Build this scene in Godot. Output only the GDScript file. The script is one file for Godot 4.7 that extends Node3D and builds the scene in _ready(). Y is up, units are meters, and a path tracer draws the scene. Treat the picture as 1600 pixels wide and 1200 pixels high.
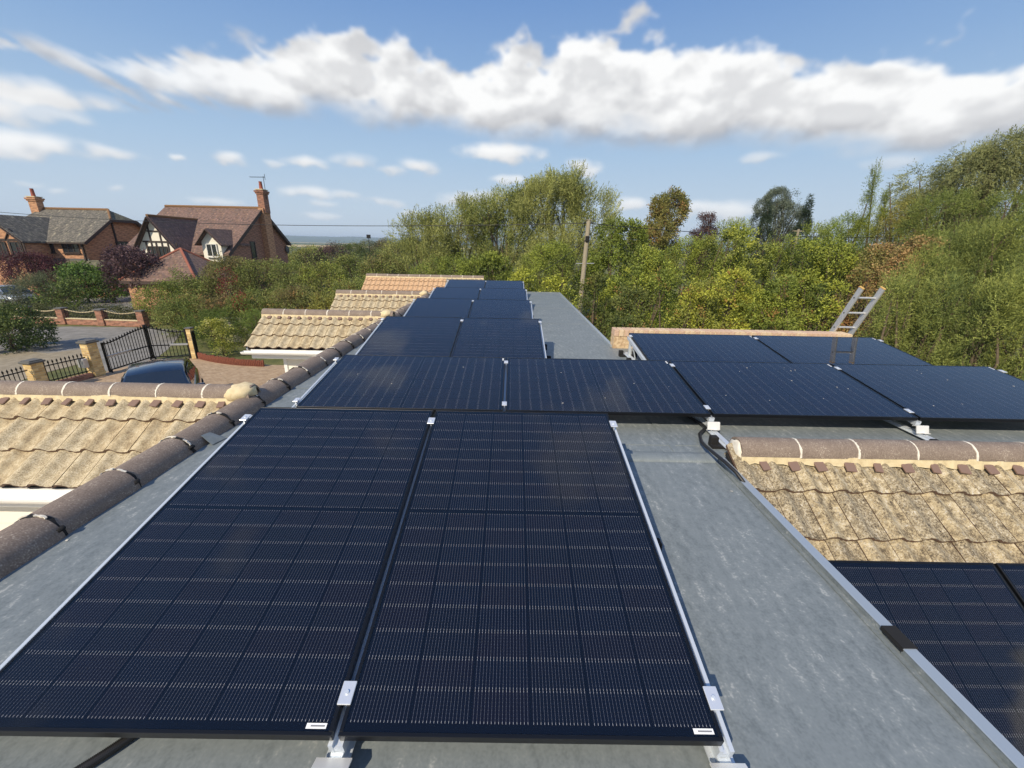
extends Node3D
# A flat roof with rows of solar panels, small tiled wings, houses, hedges and trees around it.
# y = 0 is the top of the flat roof; the ground around the building lies at GROUND.

const GROUND := -3.5
const FOCAL := 646.6            # focal length in pixels of a 1600 x 1200 frame
const EYE := Vector3(0, 1.4886, 0)
var CX := Vector3(0.999822, 0.018800, -0.001281)
var CY := Vector3(-0.018236, 0.948218, -0.317096)
var CZ := Vector3(-0.004747, 0.317063, 0.948393)
var M := {}
var rng := RandomNumberGenerator.new()
var counts := {}
var box_cache := {}

# ---------- pixel to place ----------
func ray(u: float, v: float) -> Vector3:
	return CX * ((u - 800.0) / FOCAL) - CY * ((v - 600.0) / FOCAL) - CZ
func on_y(u, v, y) -> Vector3:
	var d := ray(u, v)
	return EYE + d * ((y - EYE.y) / d.y)
func on_z(u, v, z) -> Vector3:
	var d := ray(u, v)
	return EYE + d * (z / d.z)
func on_x(u, v, x) -> Vector3:
	var d := ray(u, v)
	return EYE + d * (x / d.x)
func at_depth(u, v, depth) -> Vector3:
	return EYE + ray(u, v) * depth

# ---------- naming ----------
func numbered(n: String) -> String:
	if not counts.has(n):
		counts[n] = 0
		return n
	counts[n] += 1
	return "%s_%03d" % [n, counts[n]]
func tag(o, label: String, category: String, group := "") -> void:
	o.set_meta("label", label)
	o.set_meta("category", category)
	if group != "":
		o.set_meta("group", group)
func thing(called: String, label: String, category: String, at := Vector3.ZERO, turn := 0.0, group := "") -> Node3D:
	var o := Node3D.new()
	o.name = numbered(called)
	add_child(o)
	o.position = at
	o.rotation.y = turn
	tag(o, label, category, group)
	return o
func part(called: String, mesh: Mesh, mat, parent: Node3D, xf := Transform3D.IDENTITY) -> MeshInstance3D:
	var o := MeshInstance3D.new()
	o.name = called
	o.mesh = mesh
	if mat != null:
		o.material_override = mat
	o.transform = xf
	parent.add_child(o, true)
	return o
func setting(called: String, mesh: Mesh, mat, xf := Transform3D.IDENTITY) -> MeshInstance3D:
	var o := part(numbered(called), mesh, mat, self, xf)
	o.set_meta("kind", "structure")
	return o
func copy_of(o: Node3D, called: String, label: String, group: String, xf: Transform3D) -> Node3D:
	var c: Node3D = o.duplicate()
	c.name = numbered(called)
	add_child(c)
	c.transform = xf
	c.set_meta("label", label)
	if group != "":
		c.set_meta("group", group)
	return c

# ---------- shapes ----------
func st_new() -> SurfaceTool:
	var st := SurfaceTool.new()
	st.begin(Mesh.PRIMITIVE_TRIANGLES)
	st.set_smooth_group(-1)
	return st
func tri(st: SurfaceTool, a: Vector3, b: Vector3, c: Vector3) -> void:
	st.set_uv(Vector2(0, 0)); st.add_vertex(a); st.set_uv(Vector2(1, 0)); st.add_vertex(b); st.set_uv(Vector2(1, 1)); st.add_vertex(c)
func quad(st: SurfaceTool, a: Vector3, b: Vector3, c: Vector3, d: Vector3) -> void:
	# corners run clockwise seen from the front
	st.set_uv(Vector2(0, 0)); st.add_vertex(a)
	st.set_uv(Vector2(1, 0)); st.add_vertex(b)
	st.set_uv(Vector2(1, 1)); st.add_vertex(c)
	st.set_uv(Vector2(0, 0)); st.add_vertex(a)
	st.set_uv(Vector2(1, 1)); st.add_vertex(c)
	st.set_uv(Vector2(0, 1)); st.add_vertex(d)
func add_box(st: SurfaceTool, c: Vector3, s: Vector3, b := Basis.IDENTITY) -> void:
	var x: Vector3 = b.x * s.x * 0.5
	var y: Vector3 = b.y * s.y * 0.5
	var z: Vector3 = b.z * s.z * 0.5
	quad(st, c - x + y - z, c + x + y - z, c + x + y + z, c - x + y + z)
	quad(st, c - x - y + z, c + x - y + z, c + x - y - z, c - x - y - z)
	quad(st, c - x + y + z, c + x + y + z, c + x - y + z, c - x - y + z)
	quad(st, c + x + y - z, c - x + y - z, c - x - y - z, c + x - y - z)
	quad(st, c + x + y + z, c + x + y - z, c + x - y - z, c + x - y + z)
	quad(st, c - x + y - z, c - x + y + z, c - x - y + z, c - x - y - z)
func add_bevel_box(st: SurfaceTool, c: Vector3, s: Vector3, r: float, b := Basis.IDENTITY) -> void:
	# a box whose twelve edges are cut at 45 degrees
	var h := s * 0.5
	var f := func(x, y, z): return c + b.x * x + b.y * y + b.z * z
	var i := h - Vector3(r, r, r)
	for k in 3:
		for g in [-1.0, 1.0]:
			var p := []
			for q in [[-1, -1], [1, -1], [1, 1], [-1, 1]]:
				var v := Vector3.ZERO
				v[k] = g * h[k]
				v[(k + 1) % 3] = q[0] * i[(k + 1) % 3]
				v[(k + 2) % 3] = q[1] * i[(k + 2) % 3]
				p.append(f.call(v.x, v.y, v.z))
			if g > 0:
				quad(st, p[3], p[2], p[1], p[0])
			else:
				quad(st, p[0], p[1], p[2], p[3])
	for k in 3:
		var m := (k + 1) % 3
		var n := (k + 2) % 3
		for g1 in [-1.0, 1.0]:
			for g2 in [-1.0, 1.0]:
				var p := []
				for e in [-1.0, 1.0]:
					var v := Vector3.ZERO
					v[k] = e * i[k]; v[m] = g1 * h[m]; v[n] = g2 * i[n]
					p.append(f.call(v.x, v.y, v.z))
					v[m] = g1 * i[m]; v[n] = g2 * h[n]
					p.append(f.call(v.x, v.y, v.z))
				if g1 * g2 > 0:
					quad(st, p[0], p[1], p[3], p[2])
				else:
					quad(st, p[2], p[3], p[1], p[0])
	for g1 in [-1.0, 1.0]:
		for g2 in [-1.0, 1.0]:
			for g3 in [-1.0, 1.0]:
				var a = f.call(g1 * h.x, g2 * i.y, g3 * i.z)
				var b2 = f.call(g1 * i.x, g2 * h.y, g3 * i.z)
				var c2 = f.call(g1 * i.x, g2 * i.y, g3 * h.z)
				if g1 * g2 * g3 > 0:
					tri(st, a, c2, b2)
				else:
					tri(st, a, b2, c2)
func finish(st: SurfaceTool) -> ArrayMesh:
	st.generate_normals()
	return st.commit()
func box_mesh(s: Vector3, r := 0.0) -> ArrayMesh:
	var key := "%.4f %.4f %.4f %.4f" % [s.x, s.y, s.z, r]
	if not box_cache.has(key):
		var st := st_new()
		if r > 0.0:
			add_bevel_box(st, Vector3.ZERO, s, r)
		else:
			add_box(st, Vector3.ZERO, s)
		box_cache[key] = finish(st)
	return box_cache[key]
func part_box(called: String, c: Vector3, s: Vector3, mat, parent: Node3D, b := Basis.IDENTITY, r := 0.0) -> MeshInstance3D:
	return part(called, box_mesh(s, r), mat, parent, Transform3D(b, c))
func beam(a: Vector3, b: Vector3, up := Vector3.UP) -> Basis:
	# a basis whose z runs from a to b
	var z := (b - a).normalized()
	if absf(z.dot(up)) > 0.99:
		up = Vector3.RIGHT
	var x := up.cross(z).normalized()
	return Basis(x, z.cross(x).normalized(), z)
func part_beam(called: String, a: Vector3, b: Vector3, w: float, h: float, mat, parent: Node3D, up := Vector3.UP) -> MeshInstance3D:
	return part(called, box_mesh(Vector3(w, h, snappedf((b - a).length(), 0.001))), mat, parent, Transform3D(beam(a, b, up), (a + b) * 0.5))
func add_tube(st: SurfaceTool, pts: Array, radii: Array, segs := 8, caps := true) -> void:
	st.set_smooth_group(1)
	var rings := []
	var side := Vector3.ZERO
	for k in pts.size():
		var d: Vector3 = (pts[mini(k + 1, pts.size() - 1)] - pts[maxi(k - 1, 0)]).normalized()
		if side == Vector3.ZERO:
			side = d.cross(Vector3.UP if absf(d.y) < 0.9 else Vector3.RIGHT).normalized()
		side = (side - d * side.dot(d)).normalized()
		var up := d.cross(side)
		var ring := []
		for j in segs:
			var a := TAU * j / segs
			ring.append(pts[k] + (side * cos(a) + up * sin(a)) * radii[k])
		rings.append(ring)
	for k in pts.size() - 1:
		for j in segs:
			var j2 := (j + 1) % segs
			quad(st, rings[k][j], rings[k][j2], rings[k + 1][j2], rings[k + 1][j])
	st.set_smooth_group(-1)
	if caps:
		var e: int = pts.size() - 1
		for j in segs:
			tri(st, pts[0], rings[0][(j + 1) % segs], rings[0][j])
			tri(st, pts[e], rings[e][j], rings[e][(j + 1) % segs])
func tube_mesh(pts: Array, radii: Array, segs := 8) -> ArrayMesh:
	var st := st_new()
	add_tube(st, pts, radii, segs)
	return finish(st)
func add_poly(st: SurfaceTool, pts: Array, depth: Vector3) -> void:
	# a flat outline (convex) given thickness along depth
	var n := pts.size()
	for k in range(1, n - 1):
		tri(st, pts[0], pts[k], pts[k + 1])
		tri(st, pts[0] + depth, pts[k + 1] + depth, pts[k] + depth)
	for k in n:
		var a: Vector3 = pts[k]
		var b: Vector3 = pts[(k + 1) % n]
		quad(st, b, a, a + depth, b + depth)
func poly_mesh(pts: Array, depth: Vector3) -> ArrayMesh:
	var st := st_new()
	add_poly(st, pts, depth)
	return finish(st)
func flat_mesh(pts: Array) -> ArrayMesh:
	# a sheet over a flat outline on the ground, seen from above
	var p2 := PackedVector2Array()
	for p in pts:
		p2.append(Vector2(p.x, p.z))
	var idx := Geometry2D.triangulate_polygon(p2)
	var st := st_new()
	for k in range(0, idx.size(), 3):
		var a: Vector3 = pts[idx[k]]
		var b: Vector3 = pts[idx[k + 1]]
		var c: Vector3 = pts[idx[k + 2]]
		if (b - a).cross(c - a).y > 0:
			tri(st, a, c, b)
		else:
			tri(st, a, b, c)
	return finish(st)
func half_round(length: float, r: float, thick: float, segs := 12, r2 := -1.0) -> ArrayMesh:
	# half-round ridge tile along x, crest up, standing on y = 0
	if r2 < 0:
		r2 = r
	var st := st_new()
	var h := length * 0.5
	for k in segs:
		var a := PI * k / segs
		var b := PI * (k + 1) / segs
		var pa := Vector3(0, sin(a), -cos(a))
		var pb := Vector3(0, sin(b), -cos(b))
		var x0 := Vector3(-h, 0, 0)
		var x1 := Vector3(h, 0, 0)
		st.set_smooth_group(1)
		quad(st, x0 + pa * r, x0 + pb * r, x1 + pb * r2, x1 + pa * r2)
		st.set_smooth_group(-1)
		quad(st, x0 + pb * r, x0 + pa * r, x0 + pa * (r - thick), x0 + pb * (r - thick))
		quad(st, x1 + pa * r2, x1 + pb * r2, x1 + pb * (r2 - thick), x1 + pa * (r2 - thick))
	return finish(st)
func ring_piece(r: float, width: float, thick: float, a0: float, a1: float, segs := 6, jag := 0.0) -> ArrayMesh:
	# part of a half ring of mortar or felt over a ridge joint, along x
	var st := st_new()
	var prev := []
	for k in segs + 1:
		var a := lerpf(a0, a1, float(k) / segs)
		var d := Vector3(0, sin(a), -cos(a))
		var w1 := width * 0.5 + rng.randf_range(-jag, jag)
		var w2 := width * 0.5 + rng.randf_range(-jag, jag)
		var rr := r + thick * rng.randf_range(0.6, 1.2)
		var cur := [Vector3(-w1, 0, 0) + d * (r - 0.004), Vector3(-w1, 0, 0) + d * rr, Vector3(w2, 0, 0) + d * rr, Vector3(w2, 0, 0) + d * (r - 0.004)]
		if k > 0:
			for j in 3:
				quad(st, prev[j], cur[j], cur[j + 1], prev[j + 1])
		else:
			quad(st, cur[3], cur[2], cur[1], cur[0])
		if k == segs:
			quad(st, cur[0], cur[1], cur[2], cur[3])
		prev = cur
	return finish(st)
func blob_mesh(size: Vector3, seed_: int, rough := 0.25, rings := 8, segs := 12) -> ArrayMesh:
	var n := FastNoiseLite.new()
	n.seed = seed_
	n.frequency = 1.1
	var st := st_new()
	st.set_smooth_group(1)
	var f := func(i, j):
		var th: float = PI * i / rings
		var ph: float = TAU * (j % segs) / segs
		var d := Vector3(sin(th) * cos(ph), cos(th), sin(th) * sin(ph))
		return d * size * (1.0 + rough * n.get_noise_3dv(d * 1.6))
	for i in rings:
		for j in segs:
			quad(st, f.call(i, j), f.call(i, j + 1), f.call(i + 1, j + 1), f.call(i + 1, j))
	return finish(st)

# ---------- textures and materials ----------
func noise_bytes(seed_: int, freq: float, oct: int, w: int, h: int, kind := FastNoiseLite.TYPE_SIMPLEX_SMOOTH) -> PackedByteArray:
	var n := FastNoiseLite.new()
	n.seed = seed_
	n.noise_type = kind
	n.frequency = freq
	n.fractal_octaves = oct
	var im := n.get_seamless_image(w, h)
	im.convert(Image.FORMAT_L8)
	return im.get_data()
func stretched(seed_: int, freq: float, oct: int, w: int, h: int, squash: int) -> PackedByteArray:
	var n := FastNoiseLite.new()
	n.seed = seed_
	n.frequency = freq
	n.fractal_octaves = oct
	var im := n.get_seamless_image(w, h / squash)
	im.convert(Image.FORMAT_L8)
	im.resize(w, h, Image.INTERPOLATE_CUBIC)
	return im.get_data()
func ramp_at(stops: Array, t: float) -> Color:
	for k in range(1, stops.size()):
		if t <= stops[k][0]:
			var a = stops[k - 1]
			return (a[1] as Color).lerp(stops[k][1], clampf((t - a[0]) / maxf(stops[k][0] - a[0], 1e-5), 0, 1))
	return stops[-1][1]
func added(layers: Array, weights: Array, size: int) -> PackedByteArray:
	var out := PackedByteArray()
	out.resize(size * size)
	var z := PackedByteArray()
	z.resize(size * size)
	var a: PackedByteArray = layers[0]
	var b: PackedByteArray = layers[1] if layers.size() > 1 else z
	var c: PackedByteArray = layers[2] if layers.size() > 2 else z
	var d: PackedByteArray = layers[3] if layers.size() > 3 else z
	var wa: float = weights[0]
	var wb: float = weights[1] if layers.size() > 1 else 0.0
	var wc: float = weights[2] if layers.size() > 2 else 0.0
	var wd: float = weights[3] if layers.size() > 3 else 0.0
	for i in size * size:
		out[i] = mini(255, int(a[i] * wa + b[i] * wb + c[i] * wc + d[i] * wd))
	return out
func ramp_image(layers: Array, weights: Array, size: int, stops: Array) -> Image:
	# layers of bytes added up with their weights, then coloured by the stops
	var lut := []
	for k in 256:
		var c := ramp_at(stops, k / 255.0)
		lut.append([int(clampf(c.r, 0, 1) * 255), int(clampf(c.g, 0, 1) * 255), int(clampf(c.b, 0, 1) * 255)])
	var out := PackedByteArray()
	out.resize(size * size * 3)
	var sums := added(layers, weights, size)
	var lr := PackedByteArray(); var lg := PackedByteArray(); var lb := PackedByteArray()
	for c in lut:
		lr.append(c[0]); lg.append(c[1]); lb.append(c[2])
	var j := 0
	for t in sums:
		out[j] = lr[t]; out[j + 1] = lg[t]; out[j + 2] = lb[t]
		j += 3
	return Image.create_from_data(size, size, false, Image.FORMAT_RGB8, out)
func grey_image(layers: Array, weights: Array, size: int) -> Image:
	var out := added(layers, weights, size)
	return Image.create_from_data(size, size, false, Image.FORMAT_L8, out)
func plain(called: String, c: Color, rough := 0.8, metal := 0.0, spec := 0.5) -> StandardMaterial3D:
	var m := StandardMaterial3D.new()
	m.resource_name = called
	m.albedo_color = c
	m.roughness = rough
	m.metallic = metal
	m.metallic_specular = spec
	M[called] = m
	return m
func surfaced(called: String, albedo: Image, metres: float, rough := 0.85, height: Image = null, relief := 0.3, world := true) -> StandardMaterial3D:
	var m := plain(called, Color.WHITE, rough)
	m.albedo_texture = ImageTexture.create_from_image(albedo)
	m.uv1_triplanar = true
	m.uv1_world_triplanar = world
	m.uv1_scale = Vector3.ONE / metres
	if height != null:
		m.heightmap_enabled = true
		m.heightmap_texture = ImageTexture.create_from_image(height)
		m.heightmap_scale = relief
	return m
func rgb(r: float, g: float, b: float) -> Color:
	return Color(r / 255.0, g / 255.0, b / 255.0)
func lin(r: float, g: float, b: float) -> Color:
	return Color(r, g, b).linear_to_srgb()

# ---------- camera, sky and sun ----------
func az_el(u: float, v: float) -> Vector2:
	var d := ray(u, v).normalized()
	return Vector2(rad_to_deg(atan2(d.x, -d.z)), rad_to_deg(asin(d.y)))
func edge_curve(points: Array, far_level: float, wave: float, phase: float) -> PackedFloat32Array:
	# an elevation for every degree of azimuth: through the given places, drifting on round the rest of the horizon
	var p := []
	for q in points:
		p.append(az_el(q[0], q[1]))
	var out := PackedFloat32Array()
	for k in 361:
		var a := float(k - 180)
		var e := far_level + wave * sin(deg_to_rad(a) * 3.0 + phase)
		if a >= p[0].x and a <= p[-1].x:
			for j in range(1, p.size()):
				if a <= p[j].x:
					e = lerpf(p[j - 1].y, p[j].y, (a - p[j - 1].x) / maxf(p[j].x - p[j - 1].x, 1e-4))
					break
		else:
			var near: Vector2 = p[-1] if a > p[-1].x else p[0]
			var away := absf(a - near.x)
			e = lerpf(near.y, e, smoothstep(0.0, 40.0, away))
		out.append(e)
	return out
func curve_at(c: PackedFloat32Array, a: float) -> float:
	var t := clampf(a + 180.0, 0.0, 359.999)
	var i := int(t)
	return lerpf(c[i], c[i + 1], t - i)
func make_sky() -> Image:
	var W := 2048
	var Hh := 1024
	var n1 := FastNoiseLite.new(); n1.seed = 11; n1.frequency = 1.0; n1.fractal_octaves = 6; n1.fractal_gain = 0.5
	var n2 := FastNoiseLite.new(); n2.seed = 23; n2.frequency = 1.0; n2.fractal_octaves = 4
	var n3 := FastNoiseLite.new(); n3.seed = 37; n3.frequency = 1.0; n3.fractal_octaves = 3
	var top := edge_curve([[-60, 34], [20, 44], [70, 54], [150, 78], [220, 80], [300, 90], [380, 96], [430, 84], [480, 62], [530, 62], [570, 96], [615, 84], [660, 112], [740, 98], [800, 92], [868, 106], [882, 66], [925, 52], [970, 38], [1020, 48], [1044, 74], [1056, 100], [1085, 84], [1130, 84], [1190, 66], [1215, 96], [1245, 122], [1300, 118], [1330, 118], [1400, 100], [1460, 96], [1530, 100], [1600, 92]], 34.0, 5.0, 1.0)
	var bot := edge_curve([[-60, 36], [20, 54], [70, 86], [140, 130], [220, 152], [300, 166], [400, 176], [500, 176], [580, 196], [660, 210], [740, 212], [800, 224], [900, 234], [1000, 236], [1100, 236], [1200, 240], [1300, 248], [1400, 250], [1500, 244], [1600, 232]], 20.0, 3.0, 0.3)
	# small clouds: middle, half width and half height in photo pixels, strength
	var spots := []
	for s in [[70, 150, 105, 30, 1.0], [10, 140, 70, 26, 1.0], [-90, 150, 120, 40, 1.0], [40, 172, 120, 20, 0.6], [150, 160, 55, 18, 0.8], [60, 232, 110, 20, 1.0], [165, 238, 60, 14, 0.9], [-60, 228, 80, 24, 1.0],
			[278, 246, 13, 6, 0.9], [354, 246, 26, 11, 0.9], [478, 256, 38, 12, 1.0], [432, 256, 22, 6, 0.6], [558, 254, 36, 14, 1.0], [610, 266, 34, 10, 0.8], [655, 262, 38, 15, 1.0],
			[790, 242, 72, 18, 1.0], [900, 262, 28, 17, 1.0], [795, 281, 26, 7, 0.7], [480, 302, 34, 11, 0.9], [545, 306, 30, 8, 0.7], [500, 319, 26, 7, 0.6], [590, 314, 36, 8, 0.7], [610, 318, 24, 8, 0.7],
			[500, 338, 30, 6, 0.6], [640, 334, 14, 6, 0.6], [740, 312, 46, 14, 0.8], [988, 322, 28, 13, 1.0], [1120, 334, 84, 17, 0.9], [1090, 326, 34, 12, 0.9], [40, 285, 24, 5, 0.5], [90, 300, 16, 6, 0.6], [182, 296, 15, 6, 0.7],
			[340, 316, 40, 7, 0.6], [1190, 246, 40, 12, 0.6], [1400, 252, 60, 12, 0.5]]:
		var c := az_el(s[0], s[1])
		spots.append([c.x, c.y, absf(az_el(s[0] + s[2], s[1]).x - c.x), absf(az_el(s[0], s[1] - s[3]).y - c.y), s[4]])
	var r2 := RandomNumberGenerator.new()
	r2.seed = 5
	for k in 90:        # the same kind of small clouds round the rest of the horizon
		var a := r2.randf_range(58, 302)
		if a > 180: a -= 360
		var e := r2.randf_range(2.5, 17)
		spots.append([a, e, r2.randf_range(1.5, 7.0), r2.randf_range(0.6, 1.8), r2.randf_range(0.6, 1.0)])
	var by_column := []
	for k in 361:
		by_column.append([])
	for s in spots:
		for k in range(int(s[0] - s[2] * 1.7) - 1, int(s[0] + s[2] * 1.7) + 2):
			by_column[posmod(k + 180, 360)].append(s)
	var data := PackedFloat32Array()
	data.resize(W * Hh * 3)
	# clear air, linear: from the top of the picture down to the horizon
	var air := [[-90.0, Color(0.42, 0.47, 0.50)], [-3.0, Color(0.46, 0.52, 0.57)], [0.0, Color(0.51, 0.58, 0.645)], [4.0, Color(0.45, 0.55, 0.65)], [10.0, Color(0.34, 0.475, 0.635)], [18.0, Color(0.215, 0.35, 0.57)], [28.0, Color(0.105, 0.222, 0.485)], [45.0, Color(0.10, 0.218, 0.485)], [90.0, Color(0.08, 0.18, 0.45)]]
	for y in Hh:
		var e := 90.0 - (y + 0.5) / Hh * 180.0
		var sky := ramp_at(air, e)
		for x in W:
			var c := sky
			if e > 0.5 and e < 75.0:
				var a := fposmod((x + 0.5) / W * 360.0 + 180.0, 360.0) - 180.0
				var ar := deg_to_rad(a)
				var er := deg_to_rad(e)
				var d := Vector3(sin(ar) * cos(er), sin(er), -cos(ar) * cos(er))
				var q := Vector3(d.x, d.y * 1.7, d.z)
				var big := n1.get_noise_3dv(q * 5.0)
				var fine := n2.get_noise_3dv(q * 17.0)
				var cover := 0.0
				var white := 1.0
				# the long bank of cloud
				var aw := a + n3.get_noise_3dv(q * 7.0) * 2.0
				var te := curve_at(top, aw)
				var be := curve_at(bot, a)
				if e < te + 7.0 and e > be - 6.0:
					var thick := maxf(te - be, 0.5)
					# long streaks slanting down to the right at its thin end, rounded billows elsewhere
					var slant := n2.get_noise_2d((a * 0.94 - e * 0.34) * 0.11, (e * 0.94 + a * 0.34) * 0.55)
					var puff := 0.5 - absf(n3.get_noise_3dv(q * 9.0 + Vector3(3, 1, 0))) * 1.6
					var thin := smoothstep(-22.0, -42.0, a)
					var edge := lerpf(big * 4.2 + puff * 1.8 + fine * 1.1, (slant * 4.2 + big * 1.6) * clampf(thick / 6.0, 0.0, 1.0), thin)
					var up := (te - e + 0.8 * clampf(thick / 5.0, 0.0, 1.0) + edge) / lerpf(1.9, 1.3 + 0.2 * minf(thick, 8.0), thin)
					var dn := (e - be + lerpf(big * 2.0, slant * 2.6, thin) + fine * 0.3 + 0.5) / (0.28 * thick + 0.8)
					cover = smoothstep(0.0, 1.0, up) * smoothstep(0.0, 1.0, dn) * lerpf(1.0, 0.85, thin)
					if cover > 0.0:
						var keep := smoothstep(-0.62, -0.3, n3.get_noise_3dv(q * 2.0 + Vector3(7, 0, 0)) + (0.6 if absf(a) < 58.0 else 0.0))
						cover *= keep
						var t := clampf((e - be) / maxf(te - be, 3.0), 0.0, 1.2)
						# billows: brighter where the lobes turn up towards the light, greyer on flat undersides
						var lobe := n1.get_noise_3dv(q * 5.0 + Vector3(0.06, -0.16, -0.05)) - big
						white = 0.56 + 0.38 * smoothstep(0.0, 0.62, t + big * 0.35) + clampf(lobe * 0.8, -0.18, 0.16) + fine * 0.05
						white -= 0.12 * smoothstep(0.75, 1.15, t)
				for s in by_column[clampi(int(a + 180.0), 0, 359)]:
					var dx: float = (a - s[0]) / s[2]
					var dy: float = (e - s[1] + fine * 0.5) / s[3]
					if dy < 0.0:
						dy *= 1.5
					var rr := sqrt(dx * dx + dy * dy) - big * 1.0 - fine * 0.5
					var k: float = smoothstep(1.3, 0.25, rr) * s[4]
					if k > 0.02:
						var w := 0.80 + 0.20 * clampf(dy + 0.3 + big, -1.0, 1.0)
						white = lerpf(white, w, k / maxf(k + cover, 1e-3))
						cover = maxf(cover, k)
				# high thin wisps overhead
				if e > 30.0:
					cover = maxf(cover, 0.30 * smoothstep(0.18, 0.55, n1.get_noise_3dv(Vector3(d.x / d.y * 2.0, 3.0, d.z / d.y * 2.0))))
				if cover > 0.0:
					var cc := Color(0.385, 0.39, 0.412).lerp(Color(0.84, 0.84, 0.832), clampf((white - 0.45) / 0.55, 0.0, 1.0))
					cover *= lerpf(0.72, 0.985, smoothstep(1.0, 11.0, e))
					c = sky.lerp(cc, cover)
			var i := (y * W + x) * 3
			data[i] = c.r; data[i + 1] = c.g; data[i + 2] = c.b
	return Image.create_from_data(W, Hh, false, Image.FORMAT_RGBF, data.to_byte_array())
func make_light() -> void:
	var cam := Camera3D.new()
	cam.name = "camera"
	cam.fov = rad_to_deg(2.0 * atan(600.0 / FOCAL))
	cam.near = 0.05
	cam.far = 12000.0
	add_child(cam)
	cam.transform = Transform3D(Basis(CX, CY, CZ), EYE)
	cam.current = true
	var env := Environment.new()
	env.background_mode = Environment.BG_SKY
	var sky := Sky.new()
	var pano := PanoramaSkyMaterial.new()
	pano.panorama = ImageTexture.create_from_image(make_sky())
	sky.sky_material = pano
	env.sky = sky
	env.background_energy_multiplier = 1.0
	env.tonemap_mode = Environment.TONE_MAPPER_LINEAR
	env.tonemap_exposure = 1.22
	env.sdfgi_enabled = true
	env.ssao_enabled = true
	env.ssil_enabled = true
	env.fog_enabled = true
	env.fog_density = 0.00022
	env.fog_light_color = Color(0.72, 0.80, 0.90)
	var we := WorldEnvironment.new()
	we.environment = env
	add_child(we)
	var sun := DirectionalLight3D.new()
	sun.name = "sun"
	sun.light_energy = 1.35
	sun.light_color = Color(1.0, 0.94, 0.84)
	sun.light_angular_distance = 0.5
	sun.shadow_enabled = true
	add_child(sun)
	# behind the camera, to its left, about 40 degrees high
	var az := deg_to_rad(32.0)
	var el := deg_to_rad(40.0)
	var towards := Vector3(-sin(az) * cos(el), sin(el), cos(az) * cos(el))
	sun.look_at_from_position(Vector3.ZERO, -towards, Vector3.UP)

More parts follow.
